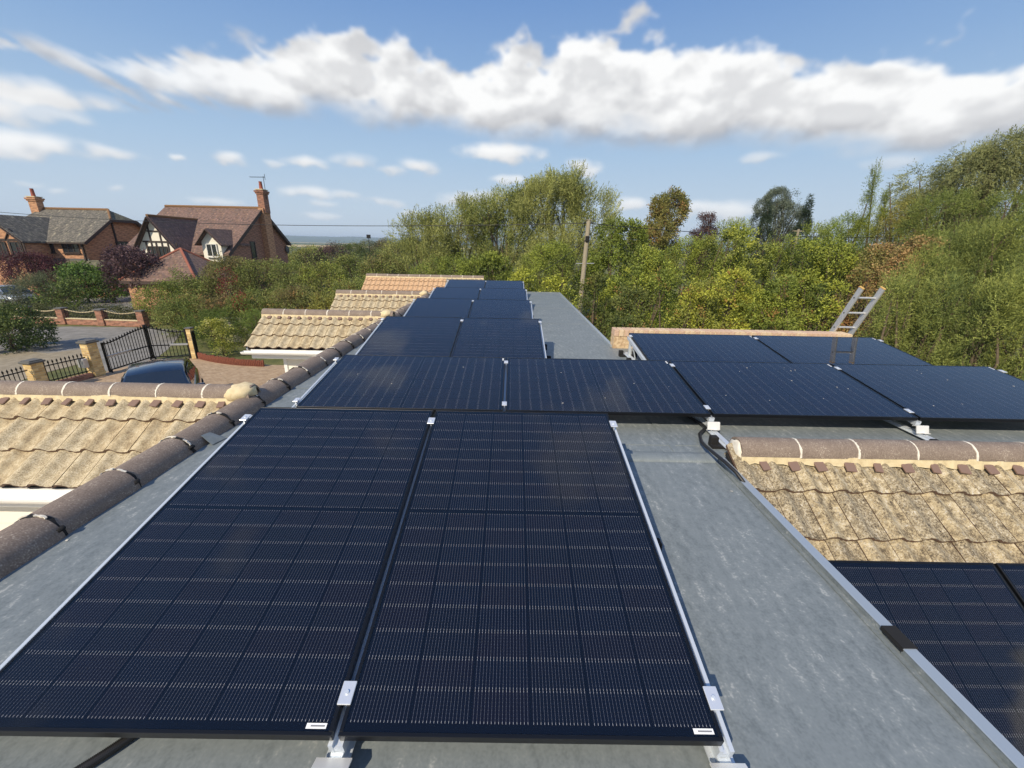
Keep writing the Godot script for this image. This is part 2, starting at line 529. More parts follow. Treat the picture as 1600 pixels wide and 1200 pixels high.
func make_materials() -> void:
	# grey membrane of the flat roof
	var S := 1024
	var a := noise_bytes(1, 0.004, 4, S, S)
	var b := noise_bytes(2, 0.035, 3, S, S)
	var c := stretched(3, 0.035, 3, S, S, 3)
	var d := noise_bytes(4, 0.12, 2, S, S)
	var im := ramp_image([a, b, c, d], [0.16, 0.24, 0.32, 0.28], S, [[0.0, rgb(88, 95, 98)], [0.34, rgb(108, 116, 119)], [0.46, rgb(117, 125, 128)], [0.54, rgb(120, 128, 131)], [0.62, rgb(127, 134, 136)], [0.70, rgb(152, 157, 157)], [1.0, rgb(186, 188, 185)]])
	var deck := surfaced("membrane", im, 1.9, 0.5, grey_image([b, c, d], [0.25, 0.45, 0.3], S), 0.12)
	deck.metallic_specular = 0.45
	# lichen on roof tiles, warm and grey
	S = 512
	var t1 := noise_bytes(5, 0.016, 4, S, S)
	var t2 := noise_bytes(6, 0.09, 3, S, S)
	var t3 := noise_bytes(7, 0.25, 2, S, S)
	var cells := noise_bytes(8, 0.08, 1, S, S, FastNoiseLite.TYPE_CELLULAR)
	var hgt := grey_image([t2, t3], [0.55, 0.45], S)
	surfaced("tile_lichen", ramp_image([t1, t2, t3], [0.22, 0.34, 0.44], S, [[0.0, rgb(66, 56, 46)], [0.37, rgb(104, 92, 74)], [0.43, rgb(160, 144, 114)], [0.50, rgb(188, 172, 138)], [0.58, rgb(202, 188, 156)], [0.66, rgb(216, 208, 186)], [1.0, rgb(226, 222, 206)]]), 0.62, 0.95, hgt, 0.3)
	surfaced("tile_lichen_b", ramp_image([t1, t2, t3], [0.34, 0.30, 0.36], S, [[0.0, rgb(74, 60, 48)], [0.38, rgb(122, 106, 82)], [0.45, rgb(170, 152, 120)], [0.54, rgb(190, 172, 136)], [0.64, rgb(206, 194, 164)], [1.0, rgb(218, 212, 192)]]), 0.75, 0.95, hgt, 0.3)
	surfaced("tile_rough", ramp_image([t1, t2, t3, cells], [0.20, 0.22, 0.36, 0.22], S, [[0.0, rgb(36, 33, 31)], [0.41, rgb(62, 55, 48)], [0.45, rgb(132, 118, 94)], [0.50, rgb(182, 166, 132)], [0.56, rgb(200, 184, 148)], [0.59, rgb(140, 134, 118)], [0.63, rgb(214, 211, 202)], [1.0, rgb(230, 228, 222)]]), 0.48, 0.97, hgt, 0.6)
	surfaced("tile_rough_b", ramp_image([t1, t2, t3, cells], [0.30, 0.20, 0.34, 0.16], S, [[0.0, rgb(40, 36, 33)], [0.41, rgb(84, 74, 60)], [0.46, rgb(150, 134, 104)], [0.52, rgb(194, 176, 138)], [0.58, rgb(208, 194, 158)], [0.62, rgb(160, 154, 138)], [0.66, rgb(214, 210, 202)], [1.0, rgb(224, 222, 216)]]), 0.62, 0.97, hgt, 0.6)
	surfaced("tile_orange", ramp_image([t1, t2], [0.5, 0.5], S, [[0.0, rgb(150, 118, 90)], [0.45, rgb(190, 154, 118)], [0.6, rgb(202, 170, 134)], [1.0, rgb(200, 178, 148)]]), 1.1, 0.92, hgt, 0.15)
	surfaced("tile_old", ramp_image([t1, t2, t3], [0.3, 0.3, 0.4], S, [[0.0, rgb(70, 62, 56)], [0.45, rgb(124, 116, 104)], [0.6, rgb(158, 150, 136)], [1.0, rgb(190, 186, 176)]]), 0.8, 0.95, hgt, 0.2)
	surfaced("ridge_brown", ramp_image([t1, t2, t3], [0.2, 0.2, 0.6], S, [[0.0, rgb(84, 74, 66)], [0.36, rgb(114, 101, 91)], [0.48, rgb(125, 111, 100)], [0.58, rgb(133, 119, 107)], [0.68, rgb(146, 133, 120)], [0.75, rgb(188, 180, 166)], [1.0, rgb(206, 200, 188)]]), 1.3, 0.8, hgt, 0.08)
	surfaced("mortar", ramp_image([t1, t3], [0.5, 0.5], S, [[0.0, rgb(150, 132, 104)], [0.45, rgb(206, 190, 152)], [1.0, rgb(226, 214, 184)]]), 0.6, 0.95, hgt, 0.2)
	surfaced("mortar_white", ramp_image([t1, t3], [0.5, 0.5], S, [[0.0, rgb(170, 162, 148)], [0.45, rgb(218, 212, 198)], [1.0, rgb(230, 226, 216)]]), 0.4, 0.95)
	plain("tile_edge", rgb(98, 76, 62), 0.9)
	plain("dentil", rgb(122, 100, 90), 0.9)
	plain("felt", rgb(26, 26, 27), 0.9)
	# solar panels
	plain("frame_black", rgb(36, 38, 42), 0.38, 0.7)
	plain("backsheet", rgb(8, 10, 18), 0.6, 0.0, 0.08)
	var tints := [[9, 11, 20], [8, 11, 22], [12, 11, 20]]
	for k in 3:
		var ci := Image.create_empty(512, 256, false, Image.FORMAT_RGB8)
		ci.fill(rgb(tints[k][0], tints[k][1], tints[k][2]))
		for f in range(0, 256, 4):        # fine printed fingers
			ci.fill_rect(Rect2i(0, f, 512, 1), rgb(tints[k][0] + 4, tints[k][1] + 5, tints[k][2] + 8))
		for w in 16:                      # the round wires along the cell, thicker where they are soldered at its ends
			var x := 14 + w * 32
			ci.fill_rect(Rect2i(x, 0, 2, 256), rgb(94, 98, 110))
			ci.fill_rect(Rect2i(x - 1, 0, 3, 17), rgb(176, 178, 184))
			ci.fill_rect(Rect2i(x - 1, 239, 3, 17), rgb(176, 178, 184))
			for p in 7:
				ci.fill_rect(Rect2i(x - 1, 34 + p * 30, 3, 4), rgb(124, 128, 138))
		var cm := plain("cell_%d" % k, Color.WHITE, 0.6, 0.0, 0.08)
		cm.albedo_texture = ImageTexture.create_from_image(ci)
	var g := plain("panel_glass", Color(0.0, 0.0, 0.0, 0.02), 0.03)
	g.transparency = BaseMaterial3D.TRANSPARENCY_ALPHA
	plain("sticker", rgb(226, 228, 230), 0.5)
	plain("print_grey", rgb(120, 122, 126), 0.6)
	plain("rail", rgb(206, 214, 222), 0.35, 0.35)
	plain("clamp", rgb(226, 229, 232), 0.35, 0.55)
	plain("bracket_white", rgb(232, 232, 228), 0.42, 0.3)
	plain("rubber", rgb(22, 22, 23), 0.85)
	plain("cable_black", rgb(30, 30, 31), 0.5)
	plain("kerb_top", rgb(168, 178, 186), 0.35, 0.4)
	M["kerb_side"] = M["membrane"]
	# house fronts and boards
	plain("white_paint", rgb(232, 233, 232), 0.4)
	plain("cladding", rgb(230, 227, 216), 0.55)
	plain("render_white", rgb(226, 222, 208), 0.85)
	plain("timber_dark", rgb(56, 46, 42), 0.75)
	plain("bargeboard", rgb(66, 52, 46), 0.7)
	var wg := plain("window_glass", rgb(40, 46, 52), 0.06)
	wg.metallic_specular = 0.8
	plain("window_frame", rgb(54, 44, 40), 0.6)
	plain("window_white", rgb(214, 214, 210), 0.5)
	S = 512
	var br := noise_bytes(12, 0.02, 4, S, S)
	var br2 := noise_bytes(13, 0.12, 2, S, S)
	surfaced("brick_red", brick_image([rgb(146, 100, 82), rgb(130, 88, 72), rgb(158, 110, 90), rgb(118, 82, 70)], rgb(150, 130, 112), br2, 41), 0.9, 0.9)
	surfaced("brick_orange", brick_image([rgb(178, 130, 98), rgb(166, 118, 88), rgb(188, 140, 106), rgb(154, 108, 82)], rgb(172, 148, 120), br2, 42), 0.9, 0.9)
	surfaced("brick_yellow", brick_image([rgb(196, 168, 112), rgb(184, 152, 98), rgb(206, 180, 126), rgb(170, 140, 92)], rgb(190, 178, 150), br2, 43), 0.9, 0.9)
	surfaced("stone_wall", ramp_image([br, br2], [0.55, 0.45], S, [[0.0, rgb(126, 104, 82)], [0.42, rgb(188, 160, 126)], [0.55, rgb(206, 182, 146)], [1.0, rgb(222, 204, 174)]]), 0.8, 0.92, grey_image([br, br2], [0.5, 0.5], S), 0.5)
	surfaced("coping_a", ramp_image([br, br2], [0.5, 0.5], S, [[0.0, rgb(146, 118, 100)], [0.45, rgb(196, 166, 142)], [1.0, rgb(212, 190, 168)]]), 0.5, 0.92)
	surfaced("coping_b", ramp_image([br, br2], [0.5, 0.5], S, [[0.0, rgb(156, 130, 106)], [0.45, rgb(206, 182, 152)], [1.0, rgb(218, 202, 176)]]), 0.5, 0.92)
	# roofs of the houses: courses of small tiles, moss and lichen
	surfaced("roof_brown", roof_image([rgb(116, 94, 86), rgb(104, 84, 78), rgb(128, 102, 92), rgb(108, 92, 86)], br, rgb(134, 108, 86), 51), 2.2, 0.92)
	surfaced("roof_grey", roof_image([rgb(96, 93, 86), rgb(84, 82, 77), rgb(108, 103, 94), rgb(90, 87, 82)], br, rgb(152, 146, 126), 52), 2.2, 0.92)
	surfaced("roof_moss", roof_image([rgb(92, 92, 76), rgb(82, 82, 70), rgb(104, 102, 84), rgb(88, 86, 74)], br, rgb(120, 116, 90), 53), 2.2, 0.95)
	plain("ridge_ochre", rgb(122, 92, 62), 0.9)
	plain("ridge_red", rgb(140, 86, 70), 0.9)
	plain("chimney_pot", rgb(150, 84, 68), 0.85)
	# ground
	S = 512
	var g1 := noise_bytes(21, 0.012, 5, S, S)
	var g2 := noise_bytes(22, 0.12, 3, S, S)
	var g3 := noise_bytes(24, 0.4, 1, S, S)
	surfaced("grass", ramp_image([g1, g2, g3], [0.4, 0.3, 0.3], S, [[0.0, rgb(56, 60, 30)], [0.4, rgb(78, 84, 42)], [0.55, rgb(98, 100, 54)], [0.7, rgb(120, 112, 72)], [1.0, rgb(140, 126, 90)]]), 6.0, 0.95)
	surfaced("tarmac", ramp_image([g1, g2, g3], [0.45, 0.2, 0.35], S, [[0.0, rgb(92, 90, 86)], [0.45, rgb(122, 120, 115)], [0.6, rgb(132, 129, 124)], [1.0, rgb(152, 148, 142)]]), 5.0, 0.9)
	surfaced("gravel", ramp_image([g1, g2, g3], [0.3, 0.25, 0.45], S, [[0.0, rgb(96, 88, 72)], [0.4, rgb(132, 122, 104)], [0.6, rgb(152, 142, 122)], [1.0, rgb(186, 178, 160)]]), 2.5, 0.95)
	surfaced("paving", ramp_image([g1, g2, g3], [0.5, 0.25, 0.25], S, [[0.0, rgb(126, 104, 82)], [0.45, rgb(160, 138, 112)], [0.6, rgb(170, 148, 122)], [1.0, rgb(186, 168, 144)]]), 2.0, 0.92)
	plain("stubble", rgb(176, 160, 118), 0.95)
	plain("far_green", rgb(76, 92, 58), 0.95)
	plain("iron", rgb(24, 24, 25), 0.5, 0.3)
	plain("steel_arm", rgb(190, 192, 194), 0.4, 0.6)
	plain("cap_stone", rgb(92, 92, 90), 0.85)
	# plants
	surfaced("bark", ramp_image([br, br2], [0.5, 0.5], 512, [[0.0, rgb(58, 48, 38)], [0.5, rgb(96, 84, 68)], [1.0, rgb(128, 116, 98)]]), 0.7, 0.95)
	surfaced("pole_wood", ramp_image([br, stretched(15, 0.05, 3, 512, 512, 8)], [0.4, 0.6], 512, [[0.0, rgb(104, 96, 80)], [0.5, rgb(142, 133, 114)], [1.0, rgb(168, 160, 142)]]), 0.6, 0.9)
	var lf := plain("leaf", Color.WHITE, 0.62)
	lf.vertex_color_use_as_albedo = true
	lf.backlight_enabled = true
	lf.backlight = Color(0.7, 0.7, 0.7)
	lf.metallic_specular = 0.35
	surfaced("log_red", ramp_image([br, stretched(16, 0.05, 3, 512, 512, 8)], [0.4, 0.6], 512, [[0.0, rgb(70, 40, 32)], [0.5, rgb(122, 70, 54)], [1.0, rgb(160, 104, 80)]]), 0.5, 0.9)
	surfaced("fence_grey", ramp_image([br, stretched(17, 0.05, 3, 512, 512, 8)], [0.4, 0.6], 512, [[0.0, rgb(120, 116, 108)], [0.5, rgb(164, 160, 150)], [1.0, rgb(196, 192, 182)]]), 0.8, 0.9)
	# car, ladder
	var cp := plain("car_paint", rgb(14, 22, 42), 0.28, 0.3)
	cp.clearcoat_enabled = true
	cp.clearcoat = 1.0
	cp.clearcoat_roughness = 0.04
	var sp := plain("car_silver", rgb(176, 182, 188), 0.3, 0.5)
	sp.clearcoat_enabled = true
	sp.clearcoat = 1.0
	sp.clearcoat_roughness = 0.04
	var cg := plain("car_glass", rgb(30, 36, 44), 0.03)
	cg.metallic_specular = 0.8
	plain("tyre", rgb(24, 24, 25), 0.9)
	plain("alloy", rgb(176, 178, 182), 0.35, 0.8)
	plain("lens_red", rgb(130, 18, 20), 0.2)
	plain("lens_clear", rgb(206, 210, 214), 0.15)
	surfaced("aluminium", ramp_image([br2, stretched(18, 0.05, 3, 512, 512, 8)], [0.3, 0.7], 512, [[0.0, rgb(164, 165, 166)], [0.5, rgb(196, 197, 198)], [1.0, rgb(214, 215, 216)]]), 0.4, 0.45)
	M["aluminium"].metallic = 0.5
	plain("cap_orange", rgb(200, 164, 96), 0.6)
func brick_image(cols: Array, joint: Color, grain: PackedByteArray, seed_: int) -> Image:
	# 4 stretchers by 12 courses over 0.9 m, for walls too far away to tell the bricks apart
	var r := RandomNumberGenerator.new()
	r.seed = seed_
	var S := 512
	var im := Image.create_empty(S, S, false, Image.FORMAT_RGB8)
	im.fill(joint)
	var rows := 12
	var hgt := S / float(rows)
	for y in rows:
		for x in range(-1, 5):
			var rs := (y * 7 + posmod(x, 4) * 13 + seed_) % 1000
			var c: Color = cols[(rs * 31 + rs / 3) % cols.size()]
			var k := 0.9 + 0.2 * fposmod(rs * 0.371, 1.0)
			im.fill_rect(Rect2i(int(x * 128 + (64 if y % 2 else 0)), int(y * hgt), 121, int(hgt) - 6), Color(c.r * k, c.g * k, c.b * k))
	var data := im.get_data()
	for i in S * S:
		var f := 0.86 + grain[i] / 255.0 * 0.28
		for ch in 3:
			data[i * 3 + ch] = clampi(int(data[i * 3 + ch] * f), 0, 255)
	return Image.create_from_data(S, S, false, Image.FORMAT_RGB8, data)
func roof_image(cols: Array, grain: PackedByteArray, moss: Color, seed_: int) -> Image:
	# small plain tiles in staggered courses, with moss and lichen between them
	var S := 512
	var im := Image.create_empty(S, S, false, Image.FORMAT_RGB8)
	im.fill(Color(0.10, 0.09, 0.085))
	var n := 16
	var step := S / n
	for y in n:
		for x in range(-1, n):
			var rs := (y * 17 + posmod(x, n) * 29 + seed_ * 3 + (y * x * 7) % 11) % 997
			var c: Color = cols[posmod(rs * 13 + rs / 7, cols.size())]
			var k := 0.82 + 0.36 * fposmod(rs * 0.2713, 1.0)
			if posmod(rs * 7, 23) == 0:
				c = moss
			im.fill_rect(Rect2i(x * step + (step / 2 if y % 2 else 0), y * step, step - 1, step - 3), Color(c.r * k, c.g * k, c.b * k))
	var data := im.get_data()
	for i in S * S:
		var t := smoothstep(0.5, 0.75, grain[i] / 255.0) * 0.45
		data[i * 3] = int(lerpf(data[i * 3], moss.r * 255, t))
		data[i * 3 + 1] = int(lerpf(data[i * 3 + 1], moss.g * 255, t))
		data[i * 3 + 2] = int(lerpf(data[i * 3 + 2], moss.b * 255, t))
	return Image.create_from_data(S, S, false, Image.FORMAT_RGB8, data)

# ---------- the building: flat roof, edges, tiled wings ----------
const PITCH := 0.5585            # 32 degrees
const TILE_W := 0.2
const GAUGE := 0.32
func pantile(seed_: int, face) -> ArrayMesh:
	# one interlocking tile: a roll and a trough across x, its length along z (lower end at +z), top face up
	rng.seed = seed_
	var st := st_new()
	var n := 10
	var up := []
	var lo := []
	var th := 0.021
	for k in n + 1:
		var t := float(k) / n
		var y := 0.0
		if t < 0.52:
			y = 0.030 * sin(PI * t / 0.52)
		else:
			y = -0.010 * sin(PI * (t - 0.52) / 0.48)
		var x := (t - 0.5) * (TILE_W - 0.005)
		var chip := rng.randf_range(-0.003, 0.003)
		up.append(Vector3(x, y, -0.19))
		lo.append(Vector3(x, y + rng.randf_range(-0.0015, 0.0015), 0.18 + chip))
	st.set_smooth_group(1)
	for k in n:
		quad(st, up[k], up[k + 1], lo[k + 1], lo[k])
	var mesh := finish(st)
	mesh.surface_set_material(0, face)
	# bare clay along the lower edge and the joints
	st = st_new()
	var d := Vector3(0, -th, 0)
	for k in n:
		quad(st, lo[k], lo[k + 1], lo[k + 1] + d, lo[k] + d)
	quad(st, up[0], lo[0], lo[0] + d, up[0] + d)
	quad(st, lo[n], up[n], up[n] + d, lo[n] + d)
	st.generate_normals()
	st.commit(mesh)
	mesh.surface_set_material(1, M["tile_edge"])
	return mesh
func tiled_slope(parent: Node3D, tiles: Array, mats: Array, x0: float, x1: float, ridge: Vector2, courses: int, facing := 1.0, called := "roof_tile") -> void:
	# tiles from the ridge (y, z) down a slope of PITCH towards facing * z
	var down := Vector3(0, -sin(PITCH), cos(PITCH) * facing)
	var across := Vector3(1, 0, 0) * facing
	var normal := down.cross(across).normalized()
	var n := int(round((x1 - x0) / TILE_W))
	var kick := Basis(across, -0.072)
	for c in courses:
		for k in n:
			var x := x0 + (k + 0.5) * TILE_W
			var s := 0.14 + c * GAUGE
			var p := Vector3(x, ridge.x, ridge.y) + down * s + normal * rng.randf_range(-0.002, 0.003)
			var b := kick * Basis(across, normal, down)
			b = Basis(normal, rng.randf_range(-0.010, 0.010)) * b
			part(called, tiles[rng.randi() % tiles.size()], null, parent, Transform3D(b, p))
	# boarding and underlay beneath the tiles
	var e := courses * GAUGE - 0.03
	var a := Vector3(x0, ridge.x, ridge.y) - normal * 0.045
	var w := Vector3(x1 - x0, 0, 0)
	var st := st_new()
	add_poly(st, [a, a + w, a + w + down * e, a + down * e] if facing > 0 else [a + w, a, a + down * e, a + w + down * e], -normal * 0.03)
	part("roof_underlay", finish(st), M["felt"], parent)
func ridge_line(parent: Node3D, x0: float, x1: float, crest_y: float, z: float, mat, joint_mat, front_bed := true) -> void:
	var r := 0.098
	var n := int(ceil((x1 - x0) / 0.46))
	var step := (x1 - x0) / n
	var tile := half_round(step - 0.006, r, 0.016)
	for k in n:
		var c := Vector3(x0 + (k + 0.5) * step, crest_y - r + rng.randf_range(-0.003, 0.003), z)
		part("ridge_tile", tile, mat, parent, Transform3D(Basis(Vector3.UP, rng.randf_range(-0.016, 0.016)) * Basis(Vector3.FORWARD, rng.randf_range(-0.008, 0.008)), c))
		if k > 0:
			part("mortar_joint", ring_piece(r, 0.015, 0.003, 0.02, PI - 0.02, 10, 0.004), joint_mat, parent, Transform3D(Basis.IDENTITY, Vector3(x0 + k * step, crest_y - r, z)))
	# bedding mortar pressed out under the tiles
	var m := int((x1 - x0) / 0.05)
	for g in [1.0, -1.0]:
		var st := st_new()
		for k in m:
			var xa := lerpf(x0, x1, float(k) / m)
			var xb := lerpf(x0, x1, float(k + 1) / m)
			var wob := func(x): return 0.006 * sin(x * 37.0) + 0.004 * sin(x * 91.0 + 1.0)
			var ya := crest_y - r
			var p1 := Vector3(xa, ya + 0.012, z + g * (r - 0.004))
			var p2 := Vector3(xb, ya + 0.012, z + g * (r - 0.004))
			var p3 := Vector3(xb, ya - 0.052 + wob.call(xb), z + g * (r + 0.012 + wob.call(xb + 3.0)))
			var p4 := Vector3(xa, ya - 0.052 + wob.call(xa), z + g * (r + 0.012 + wob.call(xa + 3.0)))
			if g > 0:
				quad(st, p1, p2, p3, p4)
			else:
				quad(st, p2, p1, p4, p3)
		part("mortar_bed", finish(st), M["mortar"], parent)
	if front_bed:
		var slip := box_mesh(Vector3(0.062, 0.014, 0.075), 0.003)
		var down := Vector3(0, -sin(PITCH), cos(PITCH))
		var normal := down.cross(Vector3.RIGHT)
		for k in int((x1 - x0) / TILE_W):
			if rng.randf() < 0.06:
				continue
			var p := Vector3(x0 + (k + 0.80) * TILE_W + rng.randf_range(-0.01, 0.01), crest_y - r - 0.058, z + r + 0.022) + normal * 0.012
			part("dentil_slip", slip, M["dentil"], parent, Transform3D(Basis(normal, rng.randf_range(-0.2, 0.2)) * Basis(Vector3.RIGHT, normal, down).scaled(Vector3(rng.randf_range(0.8, 1.25), 1.0, 1.0)), p))
func gutter(parent: Node3D, x0: float, x1: float, y: float, z: float) -> void:
	var st := st_new()
	var n := 8
	for k in n:
		var a := PI + PI * k / n
		var b := PI + PI * (k + 1) / n
		st.set_smooth_group(1)
		for r in [0.056, 0.05]:
			var pa := Vector3(0, sin(a) * r, cos(a) * r)
			var pb := Vector3(0, sin(b) * r, cos(b) * r)
			quad(st, Vector3(x0, y, z) + pa, Vector3(x0, y, z) + pb, Vector3(x1, y, z) + pb, Vector3(x1, y, z) + pa)
	st.set_smooth_group(-1)
	for g in [-1.0, 1.0]:
		add_box(st, Vector3((x0 + x1) / 2, y, z + g * 0.053), Vector3(x1 - x0, 0.012, 0.01))
	for x in [x0, x1]:
		for k in n:
			var a := PI + PI * k / n
			var b := PI + PI * (k + 1) / n
			tri(st, Vector3(x, y, z), Vector3(x, y + sin(a) * 0.056, z + cos(a) * 0.056), Vector3(x, y + sin(b) * 0.056, z + cos(b) * 0.056))
	part("gutter", finish(st), M["white_paint"], parent)
func wing(parent: Node3D, called: String, tiles: Array, mats: Array, x0: float, x1: float, ridge_z: float, courses: int, boards: int) -> void:
	# a low gabled wing running out from the flat roof, its ridge along x
	var o := Node3D.new()
	o.name = called
	parent.add_child(o, true)
	var top := Vector2(0.115, ridge_z)
	tiled_slope(o, tiles, mats, x0, x1, top, courses)
	ridge_line(o, x0, x1, 0.205, ridge_z, M["ridge_brown"], M["mortar_white"])
	var run := courses * GAUGE
	var ez := ridge_z + run * cos(PITCH)
	var ey := 0.115 - run * sin(PITCH)
	# plain far slope, out of sight behind the ridge
	var bz := ridge_z - run * cos(PITCH)
	part("back_slope", poly_mesh([Vector3(x1, 0.08, ridge_z - 0.02), Vector3(x0, 0.08, ridge_z - 0.02), Vector3(x0, ey, bz), Vector3(x1, ey, bz)], Vector3(0, -0.05, 0)), mats[0], o)
	# fascia, soffit, gutter and bargeboards
	part_box("fascia", Vector3((x0 + x1) / 2 + 0.05, ey - 0.13, ez - 0.045), Vector3(x1 - x0 - 0.1, 0.17, 0.022), M["white_paint"], o)
	part_box("soffit", Vector3((x0 + x1) / 2 + 0.05, ey - 0.205, ez - 0.20), Vector3(x1 - x0 - 0.14, 0.012, 0.30), M["white_paint"], o)
	gutter(o, x0 - 0.03, x1, ey - 0.075, ez + 0.026)
	var g0 := Vector3(x0 + 0.03, 0.045, ridge_z)
	part_beam("bargeboard", g0, Vector3(x0 + 0.03, ey - 0.075, ez - 0.06), 0.022, 0.11, M["white_paint"], o)
	part_beam("bargeboard", g0, Vector3(x0 + 0.03, ey - 0.075, bz + 0.06), 0.022, 0.11, M["white_paint"], o)
	# walls: backing, then cladding boards one by one on the front
	var wz := ez - 0.24
	var bot := GROUND
	var inset := 0.60
	var xm := (x0 + inset + x1) / 2
	part_box("wall", Vector3(xm, (ey - 0.2 + bot) / 2, ridge_z), Vector3(x1 - x0 - inset, ey - 0.2 - bot, (wz - ridge_z) * 2.0), M["cladding"], o)
	var gable := [Vector3(x0 + 0.15, ey - 0.2, wz), Vector3(x0 + 0.15, ey - 0.2, 2 * ridge_z - wz), Vector3(x0 + 0.15, 0.02, ridge_z)]
	part("gable", poly_mesh(gable, Vector3(0.05, 0, 0)), M["cladding"], o)
	var bh := 0.15
	for k in boards:
		var y := ey - 0.215 - (k + 0.5) * bh
		part_box("cladding_board", Vector3(xm, y, wz + 0.012), Vector3(x1 - x0 - inset - 0.02, bh + 0.01, 0.012), M["cladding"], o, Basis(Vector3.RIGHT, -0.06))
	part_box("corner_trim", Vector3(x0 + inset + 0.01, (ey - 0.22 + bot) / 2, wz + 0.016), Vector3(0.06, ey - 0.22 - bot, 0.045), M["white_paint"], o)
func make_building() -> void:
	var b := thing("bungalow", "single-storey building with grey flat roof and small lichened tiled wings", "building", Vector3.ZERO)
	rng.seed = 100
	# flat roof in two stretches, slab under membrane
	var fr := part_box("flat_roof", Vector3(-0.41, -0.14, -6.0), Vector3(4.0, 0.28, 16.4), M["membrane"], b)
	part_box("flat_roof", Vector3(3.66, -0.142, -4.5), Vector3(4.14, 0.28, 3.62), M["membrane"], b)
	# lap joints of the membrane and a welt across it
	for z in [-0.62, -3.02, -4.22, -8.4, -10.6, -12.6]:
		part_box("membrane_lap", Vector3(-0.43, 0.0022, z), Vector3(3.9, 0.006, 0.09), M["membrane"], fr, Basis.IDENTITY, 0.0015).position -= fr.position
	part_box("membrane_lap", Vector3(1.30, 0.0028, -4.3), Vector3(0.05, 0.0055, 2.9), M["membrane"], fr, Basis.IDENTITY, 0.0015).position -= fr.position
	var welt := half_round(0.66, 0.06, 0.02, 10)
	part("membrane_welt", welt, M["membrane"], fr, Transform3D(Basis.IDENTITY.scaled(Vector3(1, 0.42, 1.2)), Vector3(1.20, 0.0, -2.78) - fr.position))
	# bird droppings
	rng.seed = 7
	for p in [[1030, 712], [1040, 714], [1020, 713], [1143, 768], [105, 845]]:
		var q := on_y(p[0], p[1], 0.0)
		part("bird_dropping", flat_stain(Vector3.ZERO, rng.randf_range(0.006, 0.010), rng.randf_range(0.004, 0.007), rng.randf() * 3.0), M["mortar_white"], fr, Transform3D(Basis.IDENTITY, Vector3(q.x, 0.0035, q.z) - fr.position))
	# metal edge along the right side, in lengths with a black joint
	var joint_z := -1.245
	for seg in [[-2.72, joint_z - 0.045], [joint_z + 0.045, 2.0]]:
		var zc: float = (seg[0] + seg[1]) / 2
		var zl: float = seg[1] - seg[0]
		var k := part_box("edge_trim", Vector3(1.565, 0.036, zc), Vector3(0.052, 0.006, zl), M["kerb_top"], b, Basis.IDENTITY, 0.002)
		part_box("upstand", Vector3(1.553, 0.0165, zc) - k.position, Vector3(0.022, 0.032, zl), M["membrane"], k)
	part_box("edge_joint", Vector3(1.566, 0.033, joint_z), Vector3(0.058, 0.02, 0.10), M["rubber"], b)
	part_box("edge_flashing", Vector3(1.545, 0.004, -0.4), Vector3(0.05, 0.008, 4.6), M["membrane"], b, Basis(Vector3.FORWARD, 0.12))
	# far right edge and back edge of the main stretch
	part_box("edge_trim", Vector3(1.60, 0.012, -10.3), Vector3(0.05, 0.03, 7.8), M["kerb_top"], b)
	part_box("edge_trim", Vector3(-0.41, 0.012, -14.21), Vector3(4.0, 0.03, 0.05), M["kerb_side"], b)
	part_box("edge_trim", Vector3(5.75, 0.012, -4.5), Vector3(0.05, 0.03, 3.62), M["kerb_side"], b)
	# outer walls under the roof
	part_box("wall", Vector3(-0.41, (GROUND - 0.28) / 2, -5.9), Vector3(3.9, -GROUND - 0.28, 15.8), M["cladding"], b)
	part_box("wall", Vector3(3.7, (GROUND - 0.285) / 2, -4.45), Vector3(4.0, -GROUND - 0.285, 3.3), M["cladding"], b)
	var tiles := [pantile(1, M["tile_lichen"]), pantile(2, M["tile_lichen_b"]), pantile(3, M["tile_lichen"])]
	# wings on the left
	wing(b, "tiled_wing", tiles, [M["tile_lichen"], M["tile_lichen_b"]], -5.8, -2.4, -3.66, 3, 4)
	wing(b, "tiled_wing", tiles, [M["tile_lichen"], M["tile_lichen_b"]], -4.95, -2.35, -8.3, 3, 10)
	wing(b, "tiled_wing", tiles, [M["tile_lichen"], M["tile_lichen_b"]], -5.0, -2.4, -12.05, 3, 3)
	# long ridge tiles along the left edge of the flat roof
	rng.seed = 12
	var er := Node3D.new()
	er.name = "edge_ridge"
	b.add_child(er)
	var edge_tile := half_round(0.452, 0.132, 0.018, 14)
	var zz := 1.2
	var turn := Basis(Vector3.UP, PI / 2)
	var n := 33
	for k in n:
		var zc := zz - k * 0.462
		var pos := Vector3(-2.445 + rng.randf_range(-0.005, 0.005), -0.012 + rng.randf_range(-0.006, 0.006), zc)
		part("ridge_tile", edge_tile, M["ridge_brown"], er, Transform3D(Basis(Vector3.UP, rng.randf_range(-0.022, 0.022)) * Basis(Vector3.RIGHT, rng.randf_range(-0.014, 0.014)) * turn, pos))
		var jp := Transform3D(turn, Vector3(-2.445, -0.012, zc - 0.231))
		if zc > -9.0:
			part("torn_felt", ring_piece(0.132, 0.020, 0.005, 0.15, PI - 0.12, 14, 0.010), M["felt"], er, jp)
			var a0 := rng.randf_range(0.2, 0.4)
			for q in 3:
				var a1 := a0 + rng.randf_range(0.25, 0.6)
				part("mortar_joint", ring_piece(0.134, 0.012, 0.008, a0, a1, 5, 0.003), M["mortar_white"], er, jp)
				a0 = a1 + rng.randf_range(0.12, 0.4)
			part("felt_scrap", blob_mesh(Vector3(0.02, 0.014, 0.026), 60 + k, 0.9, 5, 7), M["felt"], er, Transform3D(Basis.IDENTITY, Vector3(-2.445 + 0.132 * cos(0.45), 0.132 * sin(0.45) - 0.012, zc - 0.225)))
		else:
